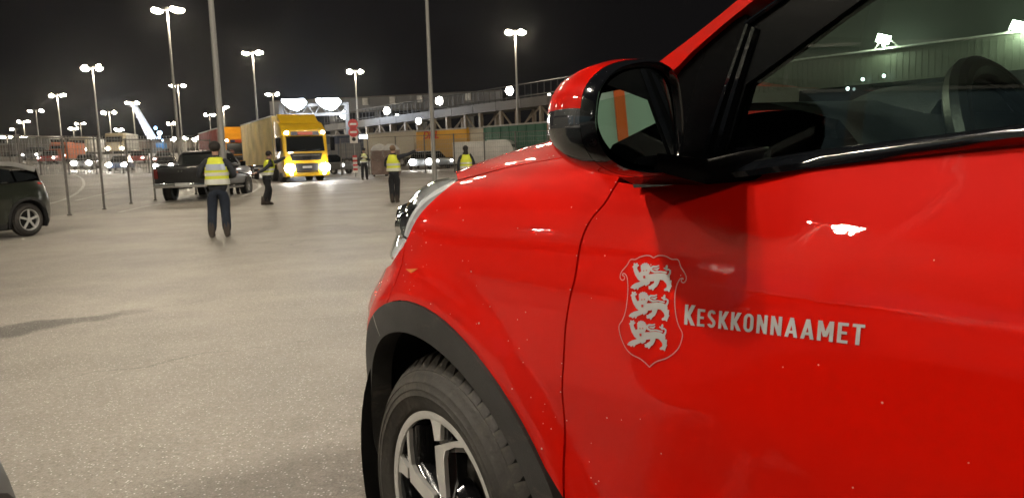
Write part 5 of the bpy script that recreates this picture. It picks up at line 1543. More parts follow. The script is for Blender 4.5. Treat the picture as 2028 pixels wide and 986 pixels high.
# --- distant traffic: simple cars, still with body, glass, lamps and wheels
_dc = {}
def far_car(px, py, Y, label, col, rz=.35, lights='head', st=60, kind='car', group='far vehicles with their lights on behind the fence', wide=1.8, hgt=1.5):
    """py: photo row of the lamps"""
    p = at(px, py, Y); z = gz(p[0], p[1])
    t = empty('far_' + kind, (p[0], p[1], z), rz, label, kind, group)
    k = (kind, wide, hgt)
    W = wide / 2
    m = MB()
    if kind == 'car':
        m.loft([[(-W, y, .35), (W, y, .35), (W, y, h), (W - .08, y, h + .05), (-W + .08, y, h + .05), (-W, y, h)] for y, h in ((0, .70), (.25, .85), (4.1, .9), (4.3, .75))])
        m.build('body', col, t, bevel=.03)
        small('cabin', m_darkglass, t, lambda m: m.loft([[(-W + .1, 1.0, .88), (W - .1, 1.0, .88), (W - .1, 4.1, .92), (-W + .1, 4.1, .92)], [(-W + .28, 1.8, hgt), (W - .28, 1.8, hgt), (W - .28, 3.6, hgt), (-W + .28, 3.6, hgt)]]))
        small('roof', col, t, lambda m: m.box((0, 2.7, hgt + .02), (wide - .55, 1.85, .04)))
        hz, hx = .68, W - .22
    else:
        m.loft([[(-W, y, .5), (W, y, .5), (W, y, h), (-W, y, h)] for y, h in ((0, 1.5), (.25, hgt * .92), (.6, hgt), (2.0, hgt))]); m.build('cab', col, t, bevel=.05)
        small('windscreen', m_darkglass, t, lambda m: m.box((0, .10, hgt * .70), (wide - .3, .12, hgt * .25), rx=-.10))
        small('cargo_box', m_white if kind == 'lorry' else col, t, lambda m: m.box((0, 6.2, hgt * .62), (wide + .05, 8, hgt * .8)) if kind == 'lorry' else m.box((0, 3.3, hgt * .60), (wide - .02, 2.8, hgt * .74)), bevel=.03)
        hz, hx = .85, W - .25
    for s in (-1, 1):
        if lights:
            lampfront(t, (s * hx, -.06, hz), (.15 if st < 20 else .27), st if lights == 'head' else st, col=HL if lights == 'head' else (1, .05, .02), name='headlight' if lights == 'head' else 'tail_light')
        for yy in (.8, 8.5 if kind == 'lorry' else 3.5): bigwheel(t, s * (W - .12), yy, .33, R=.33 if kind == 'car' else .33, w=.2, side=s)
    return t
cr_, cg, cb, cw = M('red_far_paint', (.35, .03, .02), .4, coat=.5), M('grey_far_paint', (.15, .15, .15), .4, coat=.5), M('blue_far_paint', (.05, .07, .12), .4, coat=.5), m_white
far_car(92, 317, 82, 'red car with small lamps behind the fence at the left', cr_, st=14, rz=.3)
far_car(116, 316, 84, 'red and orange van beside the red car behind the fence', M('orange_far_paint', (.55, .12, .02), .4), kind='van', st=12, hgt=2.3, rz=.1)
far_car(117, 300, 112, 'small white lorry on the slope above the red cars', cw, kind='lorry', hgt=2.9, wide=2.3, st=5, rz=1.1)
far_car(155, 306, 112, 'cream box lorry second from the left on the slope', M('cream_far_paint', (.45, .38, .25), .6), kind='lorry', hgt=2.7, wide=2.3, rz=.25, st=45)
far_car(228, 300, 112, 'cream box lorry right of the second bright pole on the slope', M('cream_far_paint', (.48, .40, .26), .6), kind='lorry', hgt=3.1, wide=2.4, rz=.25, st=40)
far_car(162, 330, 76, 'car with dazzling headlights, lowest behind the left fence', cg, st=90, rz=.3)
far_car(231, 331, 74, 'car with two bright headlights behind the third fence post', cb, st=80, rz=.28)
far_car(269, 308, 88, 'red tailed car left of the pickup, between two fence posts', cr_, st=12, rz=.3)
far_car(318, 307, 88, 'pale car with reddish glow directly left of the pickup', M('pink_far_paint', (.4, .16, .13), .4), st=18, rz=.3)
far_car(324, 330, 70, 'car whose headlight shines beside the pickup tailgate', cg, st=60, rz=.3)
far_car(60, 318, 86, 'small car far left with one faint lamp, over the dark estate car', cg, st=16, rz=.3)
far_car(833, 316, 62, 'car with blue-white headlights in front of the yellow container', M('silver_far_paint', (.3, .33, .37), .35, coat=.6), st=55, rz=.15, group='cars in the lane before the containers')
far_car(880, 317, 64, 'car with dim lamps right of the dazzling one, before the yellow container', M('silver_far_paint', (.33, .36, .40), .35, coat=.6), st=5, rz=.6, group='cars in the lane before the containers')
far_car(690, 313, 58, 'grey car with tiny lamps between the yellow lorry and the small officer', cg, st=5, rz=1.0, group='cars in the lane before the containers')
far_car(1022, 300, 58, 'white van behind the fence above the red hood', m_white, kind='van', st=1, hgt=2.2, wide=2.0, rz=1.35, group='cars in the lane before the containers')

# ================================================================== skyway, containers, signs
m_deck = M('skyway_cladding', (.050, .043, .036), .55, noise=.2, nscale=.4)
m_rail = M('dark_rail', (.018, .017, .016), .6)
m_truss = M('skyway_steel', (.20, .165, .125), .5, noise=.15, nscale=.6)
sA, sB = at(660, 248, 106), at(1230, 173, 64)
dv = (sB - sA); Ls = float(np.hypot(dv[0], dv[1])); az = math.atan2(dv[1], dv[0])
zg = gz(*sA[:2]) - .1
sk = empty('skyway', (sA[0], sA[1], zg), az, 'long raised walkway on white trusses running behind the containers', 'walkway')
zA = sA[2] - zg; zB = sB[2] - zg
zd = lambda x: zA + (zB - zA) * x / Ls
def beam(m, x0, x1, z0, z1, h, w=2.6): m.loft([[(x0, -w / 2, z0 - h), (x0, w / 2, z0 - h), (x0, w / 2, z0), (x0, -w / 2, z0)], [(x1, -w / 2, z1 - h), (x1, w / 2, z1 - h), (x1, w / 2, z1), (x1, -w / 2, z1)]])
npan = 14
for i in range(npan):
    x0 = Ls * i / npan + .03; x1 = Ls * (i + 1) / npan - .03
    m = MB(); beam(m, x0, x1, zd(x0), zd(x1), .85); m.build('deck_panel', m_deck, sk)
m = MB(); beam(m, 0, Ls, zd(0) - .1, zd(Ls) - .1, .6, 2.4); m.build('deck_core', m_inner, sk)
nt_ = 9
for i in range(nt_):
    x = Ls * (i + .5) / nt_; zz = zd(x) - .85
    for o in (0, 2.6):
        small('truss_post', m_truss, sk, lambda m: m.box((x + o, -1.0, zz / 2), (.32, .32, zz)))
        small('truss_post', m_truss, sk, lambda m: m.box((x + o, 1.0, zz / 2), (.32, .32, zz)))
    small('truss_brace', m_truss, sk, lambda m: m.tube([(x, -1.0, zz), (x + 2.6, -1.0, zz - 2.4)], .10, 5))
    small('truss_brace', m_truss, sk, lambda m: m.tube([(x + 2.6, 1.0, zz), (x, 1.0, zz - 2.4)], .08, 5))
    x2 = x + 2.6
    small('truss_brace', m_truss, sk, lambda m: m.tube([(x2, -1.0, zz - 2.0), (min(x2 + Ls / nt_ - 2.6, Ls), -1.0, zz + .02)], .07, 5))
for xs_ in np.linspace(0, Ls, 60):
    small('railing_post', m_rail, sk, lambda m: m.box((float(xs_), -1.25, zd(xs_) + .65), (.06, .06, 1.3)))
small('handrail', m_rail, sk, lambda m: [m.tube([(0, s * 1.25, zd(0) + h), (Ls, s * 1.25, zd(Ls) + h)], .05, 5) for s in (-1,) for h in (1.3, .2)])
lm = []
for k, (px, py, Y, r, pw) in enumerate(((681, 228, 103, .50, 1100), (766, 220, 97, .42, 700), (870, 200, 90, .45, 900), (1009, 180, 79, .42, 900), (829, 240, 82, .30, 300), (1088, 190, 74, .18, 0), (786, 230, 96, .22, 0))):
    p = at(px, py, Y); 
    m = MB(); m.ball((0, 0, 0), (r, r, r * 1.1), 12); o = m.build('walkway_lamp', emis((1, .95, .86), 30), sk, smooth=True)
    d = np.array([p[0] - sA[0], p[1] - sA[1]]); c, s = math.cos(-az), math.sin(-az)
    o.location = (d[0] * c - d[1] * s, d[0] * s + d[1] * c, p[2] - zg)
    if pw:
        lo_ = lamp_light((o.location.x, o.location.y - .9, o.location.z - .2), pw, (1, .93, .82), .4, sk)
# covered bridge far behind, with its little roof boxes
q1, q2 = at(545, 212, 135), at(1000, 214, 128)
br = empty('covered_bridge', (q1[0], q1[1], 0), math.atan2(q2[1] - q1[1], q2[0] - q1[0]), 'dim covered bridge with small square roof boxes behind the floodlights', 'bridge')
Lb = float(np.hypot(*(q2 - q1)[:2]))
small('bridge_hall', M('bridge_cladding', (.10, .10, .10), .7), br, lambda m: m.box((Lb / 2, 0, q1[2] - .4), (Lb, 4, 2.2)))
small('bridge_ledge', m_deck, br, lambda m: [m.box((Lb / 2, -2.02, q1[2] + dz), (Lb, .12, .22)) for dz in (.75, -1.6)])
for i in range(5):
    small('bridge_leg', m_struct, br, lambda m: m.box((Lb * (i + .3) / 5, 0, q1[2] / 2 - .8), (1, 1, q1[2] - 1.5)))
for px in (723, 781, 838, 936):
    p = at(px, 210, 130); x = float(np.hypot(p[0] - q1[0], p[1] - q1[1])); small('roof_box', m_steel, br, lambda m: m.box((x, -2.0, q1[2] + .0), (.95, .7, 1.15)), bevel=.04)

def container(pL, pR, Y0, Y1, ztop, label, mat, name='trailer', group='trailers parked in a row under the walkway', low=None, text=None, hbox=2.45, zb_=.85, ribs=True):
    """box between two sight lines; top height given"""
    a = at(pL, 290, Y0); b = at(pR, 290, Y1)
    az_ = math.atan2(b[1] - a[1], b[0] - a[0]); L_ = float(np.hypot(b[0] - a[0], b[1] - a[1])); z0 = gz(a[0], a[1])
    t = empty(name, (a[0], a[1], z0), az_, label, name, group)
    D = 2.5
    small('cargo_box', mat, t, lambda m: m.box((L_ / 2, D / 2, zb_ + hbox / 2), (L_, D, hbox)), bevel=.03)
    if low: small('lower_band', low, t, lambda m: m.box((L_ / 2, -.004, zb_ + hbox * .33), (L_ - .1, .03, hbox * .62)))
    if ribs:
        n = int(L_ / .9)
        for i in range(n + 1): small('side_rib', mat, t, lambda m: m.box((.05 + (L_ - .1) * i / n, -.015, zb_ + hbox / 2), (.05, .05, hbox - .06)))
    small('top_rail', m_steel, t, lambda m: m.box((L_ / 2, -.02, zb_ + hbox - .02), (L_ + .02, .10, .12)))
    small('chassis', m_plast, t, lambda m: m.box((L_ / 2, D / 2, zb_ - .14), (L_ - .3, 1.2, .22)))
    for x in (1.6, L_ - 3.2, L_ - 1.9): 
        for y in (.15, D - .15):
            w = empty('wheel', (x, y, .48)); w.parent = t; w.rotation_euler = (0, 0, PI / 2)
            m = MB(); m.lathe([(.25, -.14), (.47, -.14), (.48, 0), (.47, .14), (.25, .14)], axis='x', n=18); m.build('tyre', m_tyre, w, smooth=True)
            m = MB(); m.lathe([(.26, .12), (.1, .05), (.001, .05)], axis='x', n=12); m.lathe([(.26, -.12), (.1, -.05), (.001, -.05)], axis='x', n=12); m.build('rim', m_steel, w)
    if text:
        cu = bpy.data.curves.new('lettering', 'FONT'); cu.body = text; cu.size = 1.0; cu.extrude = .01; cu.offset = .02; cu.shear = .3
        tmp = bpy.data.objects.new('tmp', cu); COL.objects.link(tmp); dg_ = bpy.context.evaluated_depsgraph_get(); me = bpy.data.meshes.new_from_object(tmp.evaluated_get(dg_)); bpy.data.objects.remove(tmp)
        me.materials.clear(); me.materials.append(M('letter_red', (.50, .03, .02), .5)); o = bpy.data.objects.new('lettering', me); COL.objects.link(o); o.parent = t
        o.location = (text_x, -.05, zb_ + hbox * .70); o.rotation_euler = (PI / 2, 0, 0)
    return t
text_x = .9
container(640, 716, 80, 78, 4, 'dark blue trailer right of the yellow lorry', M('navy_tarpaulin', (.035, .045, .075), .6), low=M('grey_curtain', (.15, .15, .15), .7))
container(720, 821, 76, 71, 4, 'plain white trailer left of the yellow container', M('offwhite_tarpaulin', (.42, .38, .30), .6, noise=.1), ribs=False)
container(825, 925, 70, 66, 4, 'yellow and orange trailer with red lettering', M('mustard_tarpaulin', (.60, .30, .02), .55), low=M('amber_curtain', (.46, .27, .07), .7), text='DHL', ribs=False)
container(926, 958, 66.5, 65, 4, 'short pale box trailer between the yellow and the green one', M('cream_tarpaulin_b', (.48, .42, .32), .6), ribs=False)
container(959, 1200, 61, 52, 4, 'long dark green trailer next to the red car mirror', M('green_tarpaulin', (.012, .085, .050), .5), hbox=2.45)
# concrete wall left, distant orange-brown embankment wall
# terminal building that carries on behind the walkway, seen through the windows of the red car
bA, bB = at(1490, 188, 68), at(2120, 120, 50)
tb = empty('terminal_building', (bA[0], bA[1], gz(bA[0], bA[1]) - .1), math.atan2(bB[1] - bA[1], bB[0] - bA[0]), 'pale ribbed terminal building with a lamp on its ledge, seen through the red car window', 'building')
Lt = float(np.hypot(*(bB - bA)[:2])) + 6; zl_ = float(at(1750, 99, 59)[2] - tb.location.z)
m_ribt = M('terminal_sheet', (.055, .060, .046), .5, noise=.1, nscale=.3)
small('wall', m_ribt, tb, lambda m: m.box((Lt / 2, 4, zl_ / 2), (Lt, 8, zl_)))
small('upper_wall', M('upper_sheet_b', (.016, .020, .015), .7), tb, lambda m: m.box((Lt / 2, 7, zl_ + 3.5), (Lt, 10, 7)))  # darker colour makes the upper wall read as unlit
small('ledge', m_steel, tb, lambda m: m.box((Lt / 2, -.2, zl_ + .05), (Lt, .6, .12)))
for i in range(int(Lt / .45)): small('wall_rib', m_ribt, tb, lambda m: m.box((.2 + i * .45, -.015, zl_ - 1.2), (.06, .035, 2.2)))
small('window_band', m_darkglass, tb, lambda m: m.box((Lt / 2 + 2, -.04, zl_ - 3.05), (Lt - 5, .1, 1.2)))
small('lower_ledge', m_steel, tb, lambda m: m.box((Lt / 2, -.2, zl_ - 3.9), (Lt, .3, .12)))
for px, py, Y in ((1750, 78, 58.5), (2024, 54, 52)):
    p = at(px, py, Y); dx_, dy_ = p[0] - bA[0], p[1] - bA[1]; a_ = -tb.rotation_euler.z; lx = dx_ * math.cos(a_) - dy_ * math.sin(a_); lz = float(p[2] - tb.location.z)
    small('wall_lamp', emis((1, .98, .88), 55), tb, lambda m: m.box((lx, -.8, lz), (.9, .3, .6), ry=.35))
    small('wall_lamp_arm', m_steel, tb, lambda m: m.tube([(lx - .9, -.3, zl_ + .1), (lx, -.6, lz + .3), (lx + .9, -.3, zl_ + .1)], .06, 6))
    lamp_light((lx, -.9, lz - .3), 5200, (1, .97, .80), .2, tb)
for px, py in ((1719, 86), (1720, 148), (1652, 153), (1602, 171), (1850, 184)):
    p = at(px, py, 57); dx_, dy_ = p[0] - bA[0], p[1] - bA[1]; a_ = -tb.rotation_euler.z; lx = dx_ * math.cos(a_) - dy_ * math.sin(a_)
    m = MB(); m.ball((lx, -.6, float(p[2] - tb.location.z)), .13 if px != 1850 else .35, 8); m.build('small_lamp', emis(COOL, 14), tb, smooth=True)
# unseen pale trailer with an orange board, added to brighten the door mirror
t = empty('trailer', (10.6, 5.5, 0), -PI / 2 - .12, 'unseen pale grey-green trailer with an orange board, added to fill the red car mirror', 'trailer')
small('cargo_box', M('pale_teal', (.36, .43, .41), .5), t, lambda m: m.box((4.5, 1.3, 2.3), (12, 2.5, 3.0)), bevel=.03)
small('added_orange_board', M('added_orange_board', (.70, .10, .01), .5), t, lambda m: m.box((3.80, .03, 2.5), (.15, .06, 1.2)))
small('chassis', m_plast, t, lambda m: m.box((4.5, 1.3, .68), (11.5, 1.2, .22)))
for x in (0, 1.4, 8.5):
    for yy in (.2, 2.4): w = bigwheel(t, x, yy, .48, R=.48); w.rotation_euler = (0, 0, PI / 2)
# crane
c0 = at(303, 278, 150); c1 = at(266, 209, 150)
cr = empty('crane', (c0[0], c0[1], gz(c0[0], c0[1])), 0, 'floodlit white crane boom leaning left with blue lamps at its foot', 'crane')
ch = c0[2] - cr.location.z; dx, dz = c1[0] - c0[0], c1[2] - c0[2]
m_boom = M('boom_white', (.8, .82, .9), .5, emit=(.75, .80, 1), es=.0)
for s in (-.55, .55):
    for q in (-.55, .55): small('boom_chord', m_boom, cr, lambda m: m.tube([(s, q, ch), (dx + s * .4, q * .4, ch + dz)], .20, 6))
for i in range(12):
    a, b = i / 12, (i + 1) / 12; s = 1 if i % 2 else -1
    small('boom_brace', m_boom, cr, lambda m: m.tube([(dx * a + s * .5, -.5, ch + dz * a), (dx * b - s * .5, -.5, ch + dz * b)], .16, 5))
small('crane_house', M('crane_blue', (.03, .16, .35), .5), cr, lambda m: m.box((1.6, 0, ch - 1.2), (1.6, 1.6, 1.2)), bevel=.1)
small('crane_tower', m_struct, cr, lambda m: m.box((.8, 0, ch / 2 - 1), (2.2, 2.2, max(ch - 2, 2))))
for (px, py, r, col) in ((308, 254, .28, (.20, .5, 1)), (316, 264, .42, (.6, .8, 1)), (315, 272, .28, (.3, .6, 1)), (322, 278, .2, (.4, .65, 1)), (300, 272, .4, (.8, .88, 1))):
    p = at(px, py, 149); m = MB(); m.ball((p[0] - c0[0], p[1] - c0[1], p[2] - cr.location.z), r, 10); m.build('crane_lamp', emis(col, 22), cr, smooth=True)
lamp_light((3, -9, ch + 3), 5000, (.72, .80, 1), .5, cr); lamp_light((dx + 1, -10, ch + dz), 7000, (.72, .80, 1), .5, cr)

# signs: two no-entry discs over a lamp plate, on a post with a striped foot
sp_ = at(702, 300, 50)
sg_ = empty('sign_post', gp(sp_), .25, 'post with two round no-entry signs and a red-white striped foot', 'sign')
zz = float(at(702, 245, 50)[2] - sg_.location.z)
small('post', m_steel, sg_, lambda m: m.lathe([(.04, 0), (.04, zz + .3)], n=8, cap=True))
m_sgred, m_sgw = M('sign_red', (.50, .04, .04), .4), M('sign_white', (.65, .62, .58), .4)
for py in (246, 262):
    z = float(at(702, py, 50)[2] - sg_.location.z)
    small('sign_disc', m_sgred, sg_, lambda m: m.lathe([(.001, -.07), (.32, -.07), (.32, -.04), (.001, -.04)], (0, 0, z), axis='y', n=24))
    small('sign_bar', m_sgw, sg_, lambda m: m.box((0, -.078, z), (.42, .012, .12)))
z = float(at(702, 276, 50)[2] - sg_.location.z)
small('sign_plate', m_sgw, sg_, lambda m: m.box((0, -.05, z), (.5, .03, .5))); small('plate_symbol', m_inner, sg_, lambda m: m.lathe([(.001, -.07), (.13, -.07), (.13, -.06), (.001, -.06)], (0, 0, z), axis='y', n=12))
for i in range(8): small('stripe', m_sgred if i % 2 else m_sgw, sg_, lambda m: m.box((0, 0, .35 + i * .14), (.28, .16, .138)))
small('lamp_plate', emis(COOL, 14), sg_, lambda m: m.box((.62, -.05, z + .15), (.5, .1, .22)))
for px, lb in ((752, 'brown waste container with a small lamp on it, left of the pointing officer'), (775, 'grey hut with a curved roof just left of the pointing officer')):
    p = at(px, 318, 50); t = empty('storage_box', gp(p), .2, lb, 'container')
    small('box_body', M('brown_box', (.17, .12, .10), .7, noise=.2), t, lambda m: m.box((0, 0, .9), (1.15, 1.0, 1.6)), bevel=.04)
    small('box_lid', m_steel, t, lambda m: m.lathe([(.58, -.5), (.58, .5)], (0, 0, 1.5), axis='y', n=16, cap=True)); 
    for s in (-1, 1): small('box_leg', m_plast, t, lambda m: m.box((s * .4, 0, .06), (.12, .8, .12)))
# fallen white sheet of light: pale plate lying on the ground
p = on_ground(745, 353)

# long low hall on the left far side
h1, h2 = at(-60, 285, 175), at(700, 262, 190)
hall = empty('terminal_hall', (h1[0], h1[1], 0), math.atan2(h2[1] - h1[1], h2[0] - h1[0]), 'low dark terminal hall stretching along the far left horizon', 'building')
Lh = float(np.hypot(*(h2 - h1)[:2])); m_hall = M('hall_wall', (.16, .13, .11), .8, noise=.2, nscale=.05)
small('wall', m_hall, hall, lambda m: m.box((Lh / 2, 6, 3.6), (Lh, 12, 8.4)))
small('eaves', m_steel, hall, lambda m: m.box((Lh / 2, -.1, 7.75), (Lh + .4, .5, .35)))
for i in range(26): small('window', m_darkglass, hall, lambda m: m.box((Lh * (i + .5) / 26, -.03, 5.2), (2.6, .1, 1.2)))

# unseen warehouse off to the left, kept for its reflection in the red paint
wh = empty('added_warehouse', (-24, -6, 0), 0, 'unseen ribbed warehouse across from the red car, added for its reflection in the paint', 'building')
m_rib = M('added_ribbed_sheet', (.09, .095, .08), .5, noise=.08, nscale=.3)
small('wall', m_rib, wh, lambda m: m.box((-8, 0, 4.0), (16, 60, 8.2)))
small('upper_wall', M('upper_sheet', (.07, .08, .065), .7), wh, lambda m: m.box((-9.5, 0, 12), (16, 60, 8)))  # coloured darker than the wall below, as if out of the lamplight
for i in range(120):
    small('wall_rib', m_rib, wh, lambda m: m.box((.04, -29.75 + i * .5, 7.0), (.08, .12, 1.9)))
small('window_band', m_darkglass, wh, lambda m: m.box((.10, 0, 5.4), (.12, 58, 1.0)))
small('lower_band', m_struct, wh, lambda m: m.box((.10, 0, 4.2), (.12, 58, .12)))
small('gutter', m_steel, wh, lambda m: m.box((.15, 0, 8.15), (.3, 60.4, .16)))
for y in (16.5, -12, -24, 27):
    small('wall_lamp', emis((1, .96, .84), 30), wh, lambda m: m.box((.8, y, 8.8), (.25, .45, .28), ry=.5)); small('wall_lamp_arm', m_steel, wh, lambda m: (m.tube([(.1, y, 8.2), (.8, y, 9.0)], .05, 6), m.tube([(.1, y - .3, 8.2), (.1, y - .3, 9.0), (.8, y, 9.0)], .04, 6)))
    lamp_light((1.1, y, 8.5), 500, (1, .97, .80), .2, wh)
for y, lb in ((-9.0, 'blue trailer outside the left edge, in front of the added ribbed warehouse'), ):
    t = empty('trailer', (-14, y, 0), PI / 2, lb, 'trailer'); small('cargo_box', M('blue_tarpaulin', (.10, .17, .22), .5), t, lambda m: m.box((4, 0, 2.3), (13, 2.5, 2.7)), bevel=.03)
    small('top_rail', m_steel, t, lambda m: m.box((4, -1.26, 3.62), (13, .06, .1)))
    small('chassis', m_plast, t, lambda m: m.box((4, 0, .8), (12.5, 1.2, .25)))
    for x in (-1, .4, 8.5):
        for yy in (-1.05, 1.05): w = bigwheel(t, x, yy, .5); w.rotation_euler = (0, 0, PI / 2)
# ================================================================== people
m_skin = M('skin', (.42, .24, .17), .55)
m_jacket = M('dark_jacket', (.020, .022, .029), .8, noise=.3, nscale=12)
m_jeans = M('dark_blue_trousers', (.009, .014, .026), .85, noise=.25, nscale=14)
m_trous = M('black_trousers', (.010, .010, .012), .85, noise=.25, nscale=14)
m_boot = M('brown_boots', (.035, .025, .018), .7)
m_hair = M('dark_hair', (.012, .008, .006), .7)
m_greyhair = M('grey_brown_hair', (.16, .10, .06), .8)
m_vest = M('hi_vis_yellow', (.66, .70, .05), .7, noise=.08, nscale=6)
m_band = M('reflective_band', (.62, .62, .56), .45, metal=.15)
m_panel = M('reflective_panel', (.38, .43, .52), .45, metal=.2)
m_mark = M('dark_print', (.04, .04, .06), .6)
def skin_mesh(name, chains, mat, parent, level=1):
    """chains: [(parent_index or None, [(x,y,z,r)...])]; first vertex of the first chain is the root"""
    vs, es, rs = [], [], []
    idx = {}
    for key, start, pts in chains:
        prev = idx[start] if start is not None else None
        for i, (x, y, z, r) in enumerate(pts):
            vs.append((x, y, z)); rs.append(r if hasattr(r, '__len__') else (r, r)); k = len(vs) - 1
            if prev is not None: es.append((prev, k))
            prev = k; idx[(key, i)] = k
        idx[key] = prev
    me = bpy.data.meshes.new(name); me.from_pydata(vs, es, [])
    o = bpy.data.objects.new(name, me); COL.objects.link(o)
    md = o.modifiers.new('skin', 'SKIN'); md.use_smooth_shade = True; md.branch_smoothing = .6
    if not me.skin_vertices:
        pass
    for i, sv_ in enumerate(me.skin_vertices[0].data):
        sv_.radius = rs[i]; sv_.use_root = (i == 0)
    s = o.modifiers.new('sub', 'SUBSURF'); s.levels = level; s.render_levels = level
    dgx = bpy.context.evaluated_depsgraph_get(); dgx.update()
    me2 = bpy.data.meshes.new_from_object(o.evaluated_get(dgx))
    bpy.data.objects.remove(o); bpy.data.meshes.remove(me)
    me2.name = name; me2.materials.clear(); me2.materials.append(mat)
    me2.polygons.foreach_set('use_smooth', [True] * len(me2.polygons))
    o = bpy.data.objects.new(name, me2); COL.objects.link(o); o.parent = parent
    return o
def limb(a, b, ra, rb, n=3, bulge=0):
    a, b = np.array(a, float), np.array(b, float)
    return [(*(a + (b - a) * i / n), ra + (rb - ra) * i / n + bulge * math.sin(PI * i / n)) for i in range(1, n + 1)]
def person(loc, face, H, label, pose, cloth):
    """local frame: the figure faces -y, x>0 is its left... (seen from the front, to the right of the viewer)"""
    t = empty('person', loc, face, label, 'person', None)
    k = H / 1.76
    S = lambda p: tuple(c * k for c in p)
    P = dict(pelvis=(0, 0, .96), chest=(0, pose.get('lean', 0) * .35, 1.30), neck=(0, pose.get('lean', 0) * .5, 1.50), head=(0, pose.get('lean', 0) * .62 + pose.get('nod', -.02), 1.64))
    P.update(pose['j'])
    P = {a: S(b) for a, b in P.items()}
    def hand(side):
        w = np.array(P['wr' + side]); e = np.array(P['el' + side]); d = (w - e) / np.linalg.norm(w - e)
        s = np.cross(d, (0, 0, 1)); s = s / (np.linalg.norm(s) + 1e-6); u = np.cross(s, d)
        out = [('palm' + side, 'arm' + side, [(*(w + d * .045 * k), (.030 * k, .018 * k)), (*(w + d * .085 * k), (.034 * k, .016 * k))])]
        for f, (off, ln) in enumerate(((-.026, .062), (-.009, .074), (.009, .070), (.026, .054))):
            b0 = w + d * .095 * k + s * off * k
            out.append(('f%d%s' % (f, side), 'palm' + side, [(*b0, .0095 * k), (*(b0 + d * ln * .5 * k - u * .004 * k), .009 * k), (*(b0 + d * ln * .9 * k - u * .018 * k), .0075 * k)]))
        b0 = w + d * .04 * k - s * .034 * k
        out.append(('th' + side, 'arm' + side, [(*b0, .011 * k), (*(b0 + d * .035 * k - s * .014 * k), .0095 * k)]))
        return out
    head = np.array(P['head']); neck = np.array(P['neck'])
    ch = [('torso', None, [(*P['pelvis'], (.12 * k, .09 * k)), (*(np.array(P['pelvis']) * .6 + np.array(P['chest']) * .4), (.11 * k, .08 * k)), (*(np.array(P['chest']) - [0, 0, .02 * k]), (.11 * k, .08 * k)), (*(neck - [0, 0, .06 * k]), (.07 * k, .055 * k)), (*neck, .055 * k)]),
          ('head', 'torso', [(*(neck * .4 + head * .6 - [0, 0, .02 * k]), (.060 * k, .070 * k)), (*(head + [0, 0, .0]), (.078 * k, .095 * k)), (*(head + [0, 0, .07 * k]), (.070 * k, .082 * k))])]
    for s in 'LR':
        sg = 1 if s == 'L' else -1
        sh = np.array(P['sh' + s]) if 'sh' + s in P else np.array(P['chest']) + np.array([sg * .185, 0, .13]) * k
        P['sh' + s] = sh
        ch.append(('arm' + s, ('torso', 2), [(*(sh - [sg * .05 * k, 0, .03 * k]), .045 * k), (*(sh - [0, 0, .01 * k]), .044 * k)] + limb(sh, P['el' + s], .044 * k, .036 * k) + limb(P['el' + s], P['wr' + s], .040 * k, .026 * k)))
        hp_ = np.array(P['pelvis']) + np.array([sg * .10, 0, -.06]) * k; P['hp' + s] = hp_
        ch.append(('leg' + s, ('torso', 0), [(*(hp_ * [.6, 1, 1]), .060 * k)] + limb(hp_ * [.8, 1, 1], P['kn' + s], .070 * k, .052 * k) + limb(P['kn' + s], P['an' + s], .050 * k, .038 * k, bulge=.008 * k) + [(*(np.array(P['an' + s]) + np.array(pose.get('toe' + s, (0, -.14, -.05))) * k), (.045 * k, .026 * k))]))
        ch += hand(s)
    skin_mesh('body', ch, m_skin, t)
    # face: nose, brow and ears as low relief on the head, away from the hair
    fd = np.array(pose.get('gaze', (0, -1, 0)), float); fd /= np.linalg.norm(fd); sd = np.cross(fd, (0, 0, 1)); up = np.array((0, 0, 1.0))
    m = MB()
    m.tube([head + fd * .092 * k + up * .015 * k, head + fd * .112 * k - up * .022 * k], (.008 * k, .014 * k), 6)
    m.build('nose', m_skin, t, smooth=True)
    for s in (-1, 1):
        m = MB(); c = head + fd * .085 * k + sd * s * .032 * k + up * .018 * k; m.ball(tuple(c), .012 * k, 8); m.build('eye', m_mark, t, smooth=True)
        m = MB(); c = head + sd * s * .080 * k - up * .005 * k; m.ball(tuple(c), (.014 * k, .020 * k, .030 * k), 8); m.build('ear', m_skin, t, smooth=True)
    m = MB(); c = head + fd * .090 * k - up * .048 * k; m.tube([c - sd * .022 * k, c + sd * .022 * k], .006 * k, 6); m.build('mouth', M('lips', (.30, .10, .08), .5), t, smooth=True)
    # hair / hood / cap
    hr = cloth.get('hair', m_hair); m = MB(); q = cloth.get('hairsize', 1.0)
    c = head - fd * .022 * k + up * .045 * k; m.ball(tuple(c), (.098 * k * q, .108 * k * q, .100 * k * q), 14)
    if cloth.get('long'):
        m.loft([[(c[0] + (.075 + .02 * (i > 1)) * k * math.cos(a) - fd[0] * .05 * k, c[1] + .055 * k * math.sin(a) - fd[1] * .06 * k, c[2] - dz * k) for a in np.linspace(0, 2 * PI, 12, endpoint=False)] for i, dz in enumerate((0, .12, .22, .33))])
    m.build('hair', hr, t, smooth=True)
    if cloth.get('cap'):
        m = MB(); cc = head + up * .075 * k; m.lathe([(.118 * k, 0), (.122 * k, .02 * k), (.105 * k, .06 * k), (.04 * k, .085 * k), (.001, .088 * k)], tuple(cc), n=16)
        m.loft([[tuple(cc + sd * a * k + fd * b * k + up * z_ * k) for a, b in ((-.07, .09), (-.05, .17), (.05, .17), (.07, .09))] for z_ in (-.005, .008)]); m.build('cap', m_jacket, t, smooth=True)
